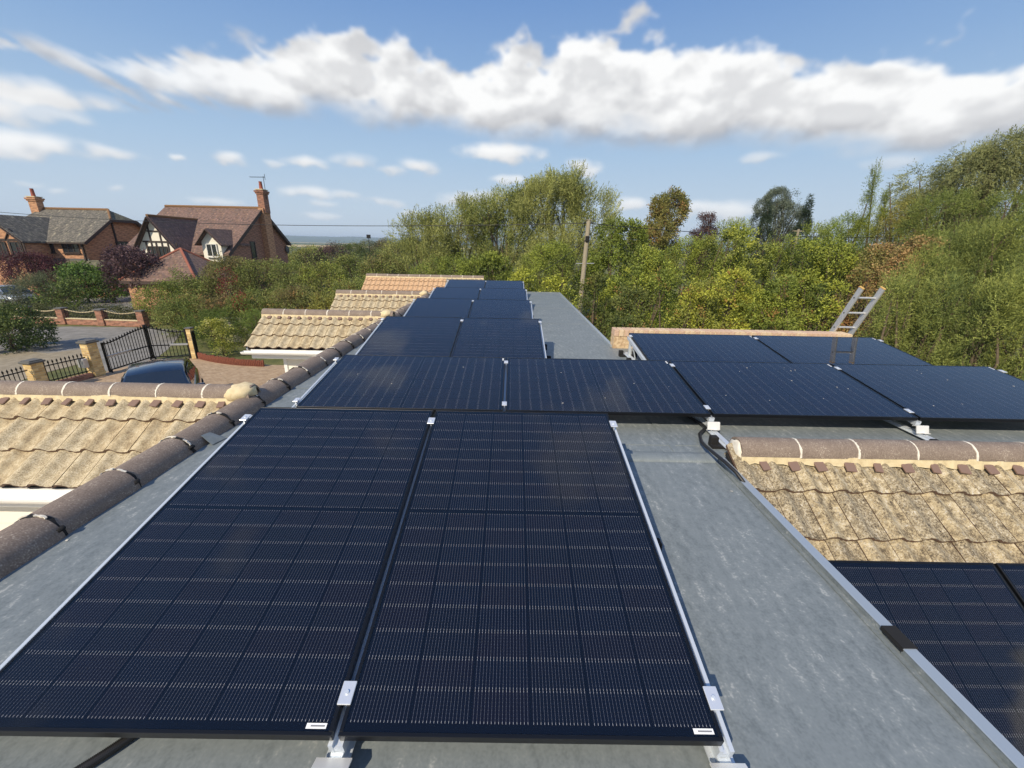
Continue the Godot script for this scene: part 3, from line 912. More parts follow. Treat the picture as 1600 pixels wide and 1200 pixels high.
			part("mortar_joint", ring_piece(0.132, 0.016, 0.004, 0.1, PI - 0.1, 8, 0.003), M["mortar_white"], er, jp)
	# fascia below the ridge, along the side wall
	part_box("fascia", Vector3(-2.50, -0.17, -6.2), Vector3(0.03, 0.26, 15.6), M["white_paint"], er)
	# flashing lapped over the ridge near its third tile
	part("flashing", poly_mesh([Vector3(-2.345, 0.075, -2.86), Vector3(-2.26, 0.008, -2.84), Vector3(-2.23, 0.008, -2.96), Vector3(-2.335, 0.065, -2.94)], Vector3(0, -0.004, 0)), M["membrane"], er)
	# mortar lumps where the wing ridges meet the edge ridge
	for w in [[-2.52, -3.66, 1.0], [-2.50, -8.3, 1.0], [-2.52, -12.05, 1.0]]:
		part("mortar_lump", blob_mesh(Vector3(0.15, 0.085, 0.13) * w[2], 80 + int(w[1]), 0.35), M["mortar"], er, Transform3D(Basis(Vector3.FORWARD, -0.15), Vector3(w[0], 0.135, w[1])))
	# the cross roof beyond the far end
	rng.seed = 31
	var far := Node3D.new()
	far.name = "tiled_wing"
	b.add_child(far, true)
	var z4 := -18.2
	tiled_slope(far, [pantile(7, M["tile_orange"]), pantile(8, M["tile_orange"])], [M["tile_orange"]], -6.2, -2.8, Vector2(0.16, z4), 4, 1.0, "roof_tile")
	tiled_slope(far, [pantile(9, M["tile_old"])], [M["tile_old"]], -2.8, -1.2, Vector2(0.16, z4), 4, 1.0, "roof_tile")
	ridge_line(far, -6.2, -1.2, 0.25, z4, M["ridge_brown"], M["mortar_white"], false)
	part_box("wall", Vector3(-3.7, (GROUND - 0.75) / 2, z4), Vector3(4.7, -GROUND - 0.75, 1.7), M["cladding"], far)
	part("back_slope", poly_mesh([Vector3(-1.2, 0.1, z4), Vector3(-6.2, 0.1, z4), Vector3(-6.2, -0.55, z4 - 1.1), Vector3(-1.2, -0.55, z4 - 1.1)], Vector3(0, -0.05, 0)), M["tile_old"], far)
	for x in [-6.1, -1.3]:
		part("gable", poly_mesh([Vector3(x, -0.76, z4 + 0.9), Vector3(x, -0.76, z4 - 0.9), Vector3(x, 0.08, z4)], Vector3(0.04 * signf(x + 3.0), 0, 0)), M["cladding"], far)
	# right wing: ridge along x, slope down towards the camera under more panels
	rng.seed = 47
	var rw := Node3D.new()
	rw.name = "tiled_wing"
	b.add_child(rw, true)
	var rz := -2.70
	var rough_tiles := [pantile(4, M["tile_rough"]), pantile(5, M["tile_rough_b"]), pantile(6, M["tile_rough"]), pantile(10, M["tile_rough_b"]), pantile(11, M["tile_rough"])]
	tiled_slope(rw, rough_tiles, [M["tile_rough"], M["tile_rough_b"], M["tile_rough"]], 1.60, 5.8, Vector2(0.115, rz), 3)
	ridge_line(rw, 1.64, 5.8, 0.205, rz, M["ridge_brown"], M["mortar_white"])
	part("mortar_end", blob_mesh(Vector3(0.02, 0.082, 0.092), 95, 0.3), M["mortar_white"], rw, Transform3D(Basis.IDENTITY, Vector3(1.645, 0.105, rz)))
	var down := Vector3(0, -sin(PITCH), cos(PITCH))
	var p0 := Vector3(1.60, 0.05, rz) + down * 0.9
	part("lower_slope", poly_mesh([p0, p0 + Vector3(4.2, 0, 0), p0 + Vector3(4.2, 0, 0) + down * 3.2, p0 + down * 3.2], Vector3(0, -0.05, 0)), M["tile_rough_b"], rw)
	part("back_slope", poly_mesh([Vector3(5.8, 0.09, rz - 0.05), Vector3(1.66, 0.09, rz - 0.05), Vector3(1.66, 0.004, rz - 0.16), Vector3(5.8, 0.004, rz - 0.16)], Vector3(0, -0.02, 0)), M["tile_rough"], rw)
func flat_stain(c: Vector3, rx: float, rz: float, turn: float) -> ArrayMesh:
	var st := st_new()
	var n := 14
	var pts := []
	for k in n:
		var a := TAU * k / n
		var r := rng.randf_range(0.75, 1.1)
		pts.append(c + Basis(Vector3.UP, turn) * Vector3(cos(a) * rx * r, 0, sin(a) * rz * r))
	for k in n:
		tri(st, c + Vector3(0, 0.0005, 0), pts[k], pts[(k + 1) % n])
	return finish(st)
func make_parapet() -> void:
	var o := thing("parapet_wall", "low tan brick wall with upright coping bricks at the back of the side roof", "wall", Vector3(1.6, 0, -6.42))
	part_box("wall_body", Vector3(1.85, (0.185 + GROUND) / 2, 0), Vector3(3.7, 0.185 - GROUND, 0.21), M["stone_wall"], o)
	rng.seed = 3
	var x := 0.0
	while x < 3.66:
		var w := rng.randf_range(0.066, 0.074)
		part_box("coping_brick", Vector3(x + w / 2, 0.187 + 0.052, rng.randf_range(-0.004, 0.004)), Vector3(0.067, 0.102, snappedf(rng.randf_range(0.215, 0.225), 0.005)), M["coping_a"] if rng.randf() < 0.5 else M["coping_b"], o, Basis(Vector3.FORWARD, rng.randf_range(-0.03, 0.03)), 0.005)
		x += w + 0.008
	part_box("mortar_bed", Vector3(1.85, 0.232, 0), Vector3(3.68, 0.09, 0.20), M["mortar"], o)
	var blk := thing("concrete_block", "pale ballast block lying on the deck by the mounting frame", "block", Vector3(2.02, 0.0, -6.02), 0.15)
	part_box("block", Vector3(0, 0.10, 0), Vector3(0.20, 0.09, 0.14), M["mortar_white"], blk, Basis.IDENTITY, 0.008)
	part_box("foot_pad", Vector3(-0.01, 0.0275, 0), Vector3(0.22, 0.055, 0.12), M["rubber"], blk, Basis.IDENTITY, 0.006)

# ---------- solar panels and their frames ----------
const PL := 1.752
const PW := 1.134
const TILT_P := 0.189
const TILT_L := 0.1468
func make_panel(called: String, label: String, group: String, joined := false) -> Node3D:
	# local axes: x across the short side, z along the long side, y out of the glass; the origin lies under its middle
	var o := thing(called, label, "solar panel", Vector3.ZERO, 0.0, group)
	var st := st_new()
	var lip := 0.011
	var th := 0.032
	for g in [-1.0, 1.0]:
		add_bevel_box(st, Vector3(0, -th / 2, g * (PL / 2 - lip / 2)), Vector3(PW, th, lip), 0.0012)
		add_bevel_box(st, Vector3(g * (PW / 2 - lip / 2), -th / 2, 0), Vector3(lip, th - 0.0006, PL - 2 * lip), 0.0012)
		add_box(st, Vector3(0, -th + 0.001, g * (PL / 2 - 0.014)), Vector3(PW - 0.03, 0.002, 0.024))
	part("frame", finish(st), M["frame_black"], o)
	part_box("backsheet", Vector3(0, -0.0075, 0), Vector3(PW - 2 * lip - 0.001, 0.003, PL - 2 * lip - 0.001), M["backsheet"], o)
	var cw := 0.1775
	var cl := 0.0905
	if not M.has("cell_mesh"):
		M["cell_mesh"] = box_mesh(Vector3(cw, 0.0008, cl))
	var jt := st_new()
	rng.seed = 9
	for c in 6:
		for r in 18:
			var x := (c - 2.5) * 0.1837
			var z := (r - 8.5) * 0.0922 + (0.011 if r > 8 else -0.011)
			if joined:
				add_box(jt, Vector3(x, -0.0052, z), Vector3(cw, 0.0008, cl))
			else:
				var xf := Transform3D(Basis.IDENTITY, Vector3(x, -0.0052, z))
				part("cell", M["cell_mesh"], M["cell_%d" % (rng.randi() % 3)], o, xf)
	if joined:
		part("cells", finish(jt), M["cell_0"], o).set_meta("kind", "stuff")
	var gs := st_new()
	quad(gs, Vector3(-PW / 2 + lip, -0.0016, -PL / 2 + lip), Vector3(PW / 2 - lip, -0.0016, -PL / 2 + lip), Vector3(PW / 2 - lip, -0.0016, PL / 2 - lip), Vector3(-PW / 2 + lip, -0.0016, PL / 2 - lip))
	part("glass", finish(gs), M["panel_glass"], o)
	var s := part_box("label_sticker", Vector3(PW / 2 - 0.052, -0.0010, PL / 2 - 0.024), Vector3(0.06, 0.0006, 0.014), M["sticker"], o)
	part_box("printed_line", Vector3(0.004, 0.0005, 0), Vector3(0.042, 0.0004, 0.004), M["print_grey"], s)
	return o
func portrait_xf(x: float, z_top: float, hb: float, tilt := TILT_P) -> Transform3D:
	# x: middle of the panel; z_top: its far, higher edge; hb: height of its near edge
	var n := Vector3(0, cos(tilt), sin(tilt))
	var zb := Vector3(0, -sin(tilt), cos(tilt))
	var mid := Vector3(x, hb, z_top + PL * cos(tilt)) - zb * PL / 2
	return Transform3D(Basis(Vector3.RIGHT, n, zb), mid)
func landscape_xf(x: float, z_top: float, hb: float, tilt := TILT_L) -> Transform3D:
	var n := Vector3(0, cos(tilt), sin(tilt))
	var zb := Vector3(0, -sin(tilt), cos(tilt))
	var mid := Vector3(x, hb, z_top + PW * cos(tilt)) - zb * PW / 2
	var lz := Vector3.RIGHT
	return Transform3D(Basis(n.cross(lz), n, lz), mid)
func make_frame(called: String, label: String, group: String, at: Vector3, span: float, hb: float, tilt: float, reach := 0.3) -> Node3D:
	# at: on the deck below the near edge of the panels; the frame runs back from there
	var o := thing(called, label, "mounting frame", at, 0.0, group)
	var zb := Vector3(0, -sin(tilt), cos(tilt))
	var n := Vector3(0, cos(tilt), sin(tilt))
	var lo := Vector3(0, hb, 0) - n * 0.054 + zb * 0.012
	var hi := Vector3(0, hb, 0) - n * 0.054 - zb * (span - 0.05)
	var tb := Basis(Vector3.RIGHT, n, zb)
	var run := span * cos(tilt)
	# sloping rail: a channel with a slot along its top
	var len_ := (hi - lo).length()
	var st := st_new()
	for g in [-1.0, 1.0]:
		add_box(st, Vector3(g * 0.0155, 0, 0), Vector3(0.013, 0.04, len_))
	add_box(st, Vector3(0, -0.008, 0), Vector3(0.019, 0.022, len_ - 0.002))
	part("sloping_rail", finish(st), M["rail"], o, Transform3D(tb, (lo + hi) / 2))
	# base rail on rubber feet
	part_box("base_rail", Vector3(0, 0.032, -run / 2 + reach / 2), Vector3(0.04, 0.024, run + reach), M["rail"], o, Basis.IDENTITY, 0.002)
	part_box("rail_flange", Vector3(0, 0.0225, -run / 2 + reach / 2), Vector3(0.075, 0.005, run + reach - 0.004), M["rail"], o)
	for z in [reach - 0.07, -run * 0.55, -run + 0.08]:
		for g in [-1.0, 1.0]:
			part_box("rubber_foot", Vector3(g * 0.092, 0.041, z + g * 0.025), Vector3(0.06, 0.082, 0.055), M["rubber"], o, Basis.IDENTITY, 0.006)
		part_box("foot_plate", Vector3(0, 0.010, z), Vector3(0.245, 0.020, 0.075), M["rubber"], o)
	# front bracket: a folded white plate
	var bh := maxf(hb - 0.054 * cos(tilt) - 0.045, 0.02)
	var fb := part_box("front_bracket", Vector3(0, 0.044 + bh / 2, 0.055), Vector3(0.105, bh, 0.006), M["bracket_white"], o, Basis(Vector3.RIGHT, -0.35))
	part_box("flange", Vector3(0, bh / 2 - 0.001, -0.018), Vector3(0.105, 0.005, 0.036), M["bracket_white"], fb)
	part_box("foot_flange", Vector3(0, -bh / 2 + 0.002, 0.022), Vector3(0.05, 0.005, 0.045), M["bracket_white"], fb)
	# rear leg with a brace
	var back := hi + zb * 0.12
	part_box("rear_leg", Vector3(0, (back.y + 0.02) / 2, back.z), Vector3(0.035, maxf(back.y - 0.03, 0.02), 0.03), M["rail"], o)
	part_beam("brace", Vector3(0.022, 0.045, back.z + 0.22), Vector3(0.022, back.y * 0.8, back.z + 0.02), 0.006, 0.02, M["rail"], o)
	# clamps on the panel edges, each with a bolt
	for s in [0.11, span - 0.13]:
		var p: Vector3 = Vector3(0, hb, 0) - zb * s + n * 0.002
		var c := part_box("clamp", p, Vector3(0.042, 0.006, 0.066), M["clamp"], o, tb, 0.0015)
		part_box("clamp_web", Vector3(0, -0.028, 0), Vector3(0.010, 0.05, 0.05), M["clamp"], c)
		var bolt := CylinderMesh.new()
		bolt.top_radius = 0.0065; bolt.bottom_radius = 0.0065; bolt.height = 0.005; bolt.radial_segments = 6
		part("bolt", bolt, M["rail"], c, Transform3D(Basis.IDENTITY, Vector3(0, 0.0052, 0)))
	return o
func make_solar() -> void:
	var hp := 0.12
	var hl := 0.1635
	var gap := 0.02
	var proto: Node3D = null
	# [name of the row, label per panel, transforms]
	var near_g := "portrait panels of the front pair"
	var xB := -0.485
	var zA := -2.541
	proto = make_panel("solar_panel", "large black portrait solar panel of the front pair, beside the brown edge ridge tiles", near_g)
	proto.transform = portrait_xf(xB - gap - PW / 2, zA, hp)
	copy_of(proto, "solar_panel", "large black portrait solar panel of the front pair, beside the bare grey deck", near_g, portrait_xf(xB + PW / 2, zA, hp))
	# landscape row behind it
	var xD := -0.036
	var z2 := -4.381
	var order := ["first", "second", "third", "last"]
	for k in 4:
		var x := xD - gap - PL / 2 + k * (PL + gap)
		var pc := copy_of(proto, "solar_panel", "%s landscape solar panel from the edge ridge tiles in the four-panel row" % order[k], "landscape panels of the four-panel row", landscape_xf(x, z2, hl))
		rng.seed = 20 + k
		for j in [3, 5, 12, 7][k]:
			part("dust_fleck", flat_stain(Vector3.ZERO, rng.randf_range(0.003, 0.009), rng.randf_range(0.002, 0.006), rng.randf() * 3.0), M["mortar_white"], pc, Transform3D(Basis.IDENTITY, Vector3(rng.randf_range(-0.45, 0.45), -0.0008, rng.randf_range(-0.7, 0.7))))
	# two more landscape panels on the side roof, before the parapet
	var xG := 3.463
	var zG := -5.886
	copy_of(proto, "solar_panel", "landscape solar panel before the parapet wall, next to the pale ballast block", "landscape panels before the parapet wall", landscape_xf(xG - PL / 2 - gap / 2, zG, hl))
	copy_of(proto, "solar_panel", "landscape solar panel that mirrors the aluminium ladder behind it", "landscape panels before the parapet wall", landscape_xf(xG + PL / 2 + gap / 2, zG, hl))
	# portrait pairs going away along the roof
	var rows := [[-6.229, -0.729], [-8.500, -0.7735], [-10.828, -0.793], [-13.288, -0.807]]
	var far_proto: Node3D = null
	var nth := ["first", "second", "third", "farthest"]
	for k in 4:
		for g in [-1, 1]:
			var xf := portrait_xf(rows[k][1] + g * (PW / 2 + gap / 2), rows[k][0], hp)
			var lab := "solar panel on the %s side of the %s portrait pair behind the four-panel row" % ["ridge tile" if g < 0 else "open deck", nth[k]]
			if k == 0:
				copy_of(proto, "solar_panel", lab, "portrait pairs along the far roof", xf)
			elif far_proto == null:
				far_proto = make_panel("solar_panel", lab, "portrait pairs along the far roof", true)
				far_proto.transform = xf
			else:
				copy_of(far_proto, "solar_panel", lab, "portrait pairs along the far roof", xf)
	# panels on the right-hand tiled slope
	var down := Vector3(0, -sin(PITCH), cos(PITCH))
	var nrm := down.cross(Vector3.RIGHT).normalized()
	for k in 2:
		var c := Vector3(1.70 + PW / 2 + k * (PW + 0.02), 0.115, -2.70) + down * (0.80 + PL / 2) + nrm * 0.115
		copy_of(proto, "solar_panel", ["black solar panel on the tiled slope, against the grey metal roof edge", "black solar panel on the tiled slope, beyond the one against the roof edge"][k], "panels on the tiled slope", Transform3D(Basis(Vector3.RIGHT, nrm, down), c))
	# rails that carry those on the slope
	for s in [1.2, 2.15]:
		var o := thing("roof_rail", "aluminium rail under the %s of the panels on the tiled slope" % ["upper half", "lower half"][int(s > 1.5)], "rail", Vector3(1.68, 0.115, -2.70) + down * s, 0.0, "rails on the tiled slope")
		part_box("rail", Vector3(1.2, 0, 0) + nrm * 0.062, Vector3(2.5, 0.04, 0.04), M["rail"], o, Basis(Vector3.RIGHT, nrm, down))
		for x in [0.2, 1.2, 2.2]:
			part_box("roof_hook", Vector3(x, 0, 0) + nrm * 0.02, Vector3(0.04, 0.05, 0.12), M["rail"], o, Basis(Vector3.RIGHT, nrm, down))
	# frames
	var fr_label := "aluminium mounting frame under the front pair of panels, %s"
	var zn := zA + PL * cos(TILT_P)
	var f0 := make_frame("mounting_frame", fr_label % "along the edge ridge tile side", "frames under the panels", Vector3(xB - gap - PW - 0.030, 0, zn), PL, hp, TILT_P)
	copy_of(f0, "mounting_frame", fr_label % "between the two panels", "frames under the panels", Transform3D(Basis.IDENTITY, Vector3(xB - gap / 2, 0, zn)))
	copy_of(f0, "mounting_frame", fr_label % "along the bare deck side", "frames under the panels", Transform3D(Basis.IDENTITY, Vector3(xB + PW + 0.012, 0, zn)))
	for k in 4:
		var zk: float = rows[k][0] + PL * cos(TILT_P)
		for g in [-1, 0, 1]:
			copy_of(f0, "mounting_frame", "mounting frame %s of the %s portrait pair past the four-panel row" % [["on ridge tile side", "in middle", "on open deck side"][g + 1], nth[k]], "frames under the panels", Transform3D(Basis.IDENTITY, Vector3(rows[k][1] + g * (PW + gap / 2 + (0.030 if g < 0 else 0.012)), 0, zk)))
	var zl := z2 + PW * cos(TILT_L)
	var f1: Node3D = null
	for k in 5:
		var at := Vector3(xD - gap / 2 + (k - 1) * (PL + gap) - (0.035 if k == 0 else 0.0), 0, zl)
		var lab := "mounting frame at the %s of the four-panel row" % ["ridge tile end", "first joint from the ridge tiles", "second joint from the ridge tiles", "third joint from the ridge tiles", "outer end"][k]
		if f1 == null:
			f1 = make_frame("mounting_frame", lab, "frames under the panels", at, PW, hl, TILT_L, 0.36)
		else:
			copy_of(f1, "mounting_frame", lab, "frames under the panels", Transform3D(Basis.IDENTITY, at))
	for k in 3:
		copy_of(f1, "mounting_frame", "mounting frame at the %s of the pair before the parapet" % ["ballast block end", "joint", "outer end"][k], "frames under the panels", Transform3D(Basis.IDENTITY, Vector3(xG + (k - 1) * (PL + gap), 0, zG + PW * cos(TILT_L))))
	# cables and conduit
	var c1 := thing("conduit", "black corrugated conduit coming out under the front panels", "conduit", on_y(180, 1175, 0.02))
	var pts := []
	var rad := []
	var a := on_y(250, 1125, 0.0) - c1.position
	var e := on_y(90, 1225, 0.0) - c1.position
	for k in 121:
		var t := k / 120.0
		var p := a.lerp(e, t)
		pts.append(Vector3(p.x + 0.02 * sin(t * 2.0), 0.016 - c1.position.y, p.z))
		rad.append(0.0155 if k % 2 else 0.0128)
	part("corrugated_tube", tube_mesh(pts, rad, 10), M["cable_black"], c1)
	var c2 := thing("power_cable", "thick black cable looping from the panels over the ridge end", "cable", Vector3(1.55, 0.0, -2.8))
	var way := [on_y(1060, 652, 0.02) + Vector3(0.0, 0, -0.4), on_y(1095, 662, 0.02), on_y(1103, 668, 0.03), on_y(1093, 678, 0.03), on_y(1096, 690, 0.05), on_y(1112, 705, 0.09), on_y(1133, 722, 0.10), on_y(1150, 738, 0.075), on_y(1163, 755, 0.03), on_y(1172, 775, -0.05)]
	var cv := Curve3D.new()
	for k in way.size():
		var tan: Vector3 = (way[mini(k + 1, way.size() - 1)] - way[maxi(k - 1, 0)]) / 6.0
		cv.add_point(way[k] - c2.position, -tan, tan)
	var cp := []
	var cr := []
	for k in 61:
		cp.append(cv.sample_baked(cv.get_baked_length() * k / 60.0))
		cr.append(0.013)
	part("cable", tube_mesh(cp, cr, 10), M["cable_black"], c2)
func make_ladder() -> void:
	var o := thing("ladder", "aluminium ladder with yellowish end caps leaning over the parapet wall", "ladder", Vector3(5.2, 0, -6.55))
	var lo := Vector3(5.115, 0.21, -6.56)
	var hi := Vector3(5.19, 0.99, -6.28)
	var dir := (hi - lo).normalized()
	var base := lo - dir * ((lo.y - GROUND) / dir.y)
	var side := Vector3(0.315, 0, 0)
	var along := beam(base, hi, Vector3(0, 0, -1))
	for k in 2:
		var a: Vector3 = base + side * k - o.position
		var b: Vector3 = hi + side * k - o.position
		var st := st_new()
		var len_ := (b - a).length()
		add_bevel_box(st, Vector3.ZERO, Vector3(0.028, 0.086, len_), 0.003)
		var s := part("stile", finish(st), M["aluminium"], o, Transform3D(along, (a + b) / 2))
		part_box("end_cap", Vector3(0, 0.0, len_ / 2 + 0.004), Vector3(0.033, 0.091, 0.022), M["cap_orange"], s, Basis.IDENTITY, 0.005)
	var t := 0.16
	while t < (hi - base).length() - 0.3:
		var p := hi - dir * t - o.position
		part("rung", tube_mesh([p + Vector3(-0.01, 0, 0), p + side + Vector3(0.01, 0, 0)], [0.016, 0.016], 10), M["aluminium"], o)
		for k in 2:
			part("rung_end", tube_mesh([p + side * k + Vector3(-0.0175, 0, 0), p + side * k + Vector3(0.0175, 0, 0)], [0.011, 0.011], 8), M["rubber"], o)
		t += 0.255

# ---------- houses across the road ----------
func window_part(parent: Node3D, c: Vector3, w: float, h: float, face: Vector3, frame_mat, bars := 1) -> void:
	# frame standing proud of the wall, pane inside it, glazing bars
	var right := Vector3.UP.cross(face).normalized()
	var b := Basis(right, Vector3.UP, face)
	var st := st_new()
	var t := 0.07
	for g in [-1.0, 1.0]:
		add_box(st, Vector3(g * (w / 2 - t / 2), 0, 0.03), Vector3(t, h, 0.06))
		add_box(st, Vector3(0, g * (h / 2 - t / 2), 0.03), Vector3(w - 2 * t, t, 0.058))
	for k in bars:
		add_box(st, Vector3(-w / 2 + w * (k + 1) / (bars + 1), 0, 0.028), Vector3(0.05, h - 2 * t, 0.05))
	var f := part("window", finish(st), frame_mat, parent, Transform3D(b, c))
	part_box("pane", Vector3(0, 0, 0.012), Vector3(w - 2 * t, h - 2 * t, 0.012), M["window_glass"], f)
	part_box("sill", Vector3(0, -h / 2 - 0.04, 0.06), Vector3(w + 0.12, 0.06, 0.14), frame_mat, f)
func slab(called: String, pts: Array, mat, parent: Node3D, th := 0.14) -> void:
	part(called, poly_mesh(pts, Vector3(0, -th, 0)), mat, parent)
func chimney(parent: Node3D, c: Vector3, w: float, d: float, y0: float, y1: float, mat) -> void:
	var o := part_box("chimney", Vector3(c.x, (y0 + y1) / 2, c.z), Vector3(w, y1 - y0, d), mat, parent)
	var h := (y1 - y0) / 2
	part_box("corbel", Vector3(0, h - 0.28, 0), Vector3(w + 0.14, 0.14, d + 0.14), mat, o)
	part_box("corbel", Vector3(0, h - 0.14, 0), Vector3(w + 0.26, 0.14, d + 0.26), mat, o)
	part_box("cap", Vector3(0, h + 0.03, 0), Vector3(w + 0.12, 0.07, d + 0.12), M["mortar"], o)
	part("pot", tube_mesh([Vector3(0, h + 0.05, 0), Vector3(0, h + 0.12, 0), Vector3(0, h + 0.7, 0), Vector3(0, h + 0.74, 0)], [0.17, 0.16, 0.13, 0.15], 12), M["chimney_pot"], o)
func make_house_near() -> void:
	var xg := -24.06
	var o := thing("brick_house", "red brick house with tall end chimney and white half-timbered gable", "house", Vector3.ZERO)
	var zr := -42.4
	var yr := 4.4
	var xl := -32.6
	var zf := -36.3
	var zk := -46.8
	var yf := yr - (zf - zr) * 0.66
	var yk := yr - (zr - zk) * 0.73
	part_box("wall", Vector3((xl + xg) / 2, (GROUND + yf - 0.2) / 2, (zf + zk) / 2), Vector3(xg - xl - 0.6, yf - 0.2 - GROUND, zf - zk - 0.9), M["brick_red"], o)
	# gable end towards us, with its roof edge and chimney breast
	var zfw := zf - 0.4
	var zkw := zk + 0.4
	part("gable_wall", poly_mesh([Vector3(xg, GROUND, zfw), Vector3(xg, yf + 0.08, zfw), Vector3(xg, yr - 0.16, zr), Vector3(xg, yk + 0.10, zkw), Vector3(xg, GROUND, zkw)], Vector3(-0.25, 0, 0)), M["brick_red"], o)
	part("gable_wall", poly_mesh([Vector3(xl + 0.25, GROUND, zkw), Vector3(xl + 0.25, yk + 0.10, zkw), Vector3(xl + 0.25, yr - 0.16, zr), Vector3(xl + 0.25, yf + 0.08, zfw), Vector3(xl + 0.25, GROUND, zfw)], Vector3(0.25, 0, 0)), M["brick_red"], o)
	var e := 0.3
	slab("roof", [Vector3(xl - e, yr, zr), Vector3(xg + e, yr, zr), Vector3(xg + e, yf, zf), Vector3(xl - e, yf, zf)], M["roof_brown"], o)
	slab("roof", [Vector3(xg + e, yr - 0.004, zr), Vector3(xl - e, yr - 0.004, zr), Vector3(xl - e, yk, zk), Vector3(xg + e, yk, zk)], M["roof_brown"], o)
	part("ridge", tube_mesh([Vector3(xl - e, yr + 0.02, zr), Vector3(xg + e, yr + 0.02, zr)], [0.12, 0.12], 8), M["ridge_ochre"], o)
	part_beam("bargeboard", Vector3(xg + e + 0.02, yr - 0.16, zr), Vector3(xg + e + 0.02, yf - 0.12, zf), 0.04, 0.28, M["bargeboard"], o)
	part_beam("bargeboard", Vector3(xg + e + 0.02, yr - 0.16, zr), Vector3(xg + e + 0.02, yk - 0.12, zk), 0.04, 0.28, M["bargeboard"], o)
	var cz := -42.75
	part_box("chimney_breast", Vector3(xg + 0.24, (GROUND + yr) / 2, cz), Vector3(0.48, yr - GROUND, 1.15), M["brick_orange"], o)
	chimney(o, Vector3(xg + 0.30, 0, cz), 0.62, 0.85, yr - 0.4, 6.0, M["brick_red"])
	var ae := part("aerial_mast", tube_mesh([Vector3(xg + 0.66, 5.2, cz), Vector3(xg + 0.66, 7.2, cz)], [0.025, 0.02], 6), M["iron"], o)
	var st := st_new()
	add_tube(st, [Vector3(xg - 0.6, 7.1, cz), Vector3(xg + 0.8, 7.14, cz)], [0.014, 0.014], 5)
	for k in 9:
		var x := xg - 0.55 + k * 0.15
		add_tube(st, [Vector3(x, 7.11, cz - 0.22), Vector3(x, 7.11, cz + 0.22)], [0.012, 0.012], 4)
	add_tube(st, [Vector3(xg + 0.75, 6.9, cz - 0.1), Vector3(xg + 0.75, 7.4, cz - 0.1)], [0.02, 0.02], 5)
	part("aerial", finish(st), M["iron"], ae)
	window_part(o, Vector3(xg, 0.69, -40.35), 0.75, 1.45, Vector3.RIGHT, M["window_frame"], 0)
	var dish := on_x(447, 390, xg)
	part("satellite_dish", blob_mesh(Vector3(0.12, 0.38, 0.34), 4, 0.02), M["cap_stone"], o, Transform3D(Basis.IDENTITY, dish + Vector3(0.15, 0, 0)))
	# cross gable, white render and timbers
	var gx := -28.92
	var gz := -35.5
	var gy := 3.2
	var hw := 1.75
	var ge := 0.55
	var wl := gx - hw + 0.1
	var wr := gx + 3.0
	part("gable_wall", poly_mesh([Vector3(wl, GROUND, gz), Vector3(wl, ge + 0.02, gz), Vector3(gx, gy - 0.2, gz), Vector3(wr, -1.25, gz), Vector3(wr, GROUND, gz)], Vector3(0, 0, -0.3)), M["render_white"], o)
	slab("roof", [Vector3(gx, gy, gz + 0.35), Vector3(gx, gy, -42.0), Vector3(gx - hw - 0.12, ge - 0.1, -42.0), Vector3(gx - hw - 0.12, ge - 0.1, gz + 0.35)], M["roof_brown"], o)
	slab("roof", [Vector3(gx, gy - 0.003, -42.0), Vector3(gx, gy - 0.003, gz + 0.35), Vector3(gx + 3.1, -1.2, gz + 0.35), Vector3(gx + 3.1, -1.2, -42.0)], M["roof_brown"], o)
	part("ridge", tube_mesh([Vector3(gx, gy + 0.02, gz + 0.35), Vector3(gx, gy + 0.02, -41.5)], [0.1, 0.1], 8), M["ridge_ochre"], o)
	part_beam("bargeboard", Vector3(gx, gy - 0.1, gz + 0.37), Vector3(gx - hw - 0.12, ge - 0.2, gz + 0.37), 0.05, 0.26, M["bargeboard"], o, Vector3(0, 0, 1))
	part_beam("bargeboard", Vector3(gx, gy - 0.1, gz + 0.37), Vector3(gx + 3.1, -1.3, gz + 0.37), 0.05, 0.26, M["bargeboard"], o, Vector3(0, 0, 1))
	for y in [1.25, -0.45]:
		var half: float = (gy - 0.3 - y) / 1.5
		part_box("timber", Vector3(gx + (half - hw + 0.1) / 2 if half > hw else gx, y, gz + 0.02), Vector3(minf(half, hw - 0.1) + half, 0.12, 0.06), M["timber_dark"], o)
	part_box("timber", Vector3(gx + 0.0, 2.05, gz + 0.022), Vector3(1.15, 0.11, 0.06), M["timber_dark"], o)
	for x in [-0.42, 0.42]:
		part_box("timber", Vector3(gx + x, 1.55, gz + 0.024), Vector3(0.10, 2.0, 0.06), M["timber_dark"], o)
	for x in [-1.55, -0.85, -0.05, 0.9, 1.6]:
		part_box("timber", Vector3(gx + x, 0.35, gz + 0.026), Vector3(0.10, 1.7, 0.06), M["timber_dark"], o)
	for x in [-1.3, -0.3, 0.7, 1.5]:
		part_box("timber", Vector3(gx + x, -1.5, gz + 0.026), Vector3(0.10, 2.0, 0.06), M["timber_dark"], o)
	window_part(o, Vector3(gx - 0.45, 0.45, gz + 0.03), 0.72, 0.9, Vector3.BACK, M["window_frame"], 1)
	window_part(o, Vector3(gx + 0.42, 0.45, gz + 0.03), 0.72, 0.9, Vector3.BACK, M["window_frame"], 1)
	# dormer
	var dz := -36.25
	var da := on_z(325, 357, dz)
	var dw := 0.78
	var de := da.y - 0.95
	part("dormer_front", poly_mesh([Vector3(da.x - dw, de - 1.75, dz), Vector3(da.x - dw, de - 0.10, dz), Vector3(da.x, da.y - 0.16, dz), Vector3(da.x + dw, de - 0.10, dz), Vector3(da.x + dw, de - 1.7, dz)], Vector3(0, 0, -2.2)), M["render_white"], o)
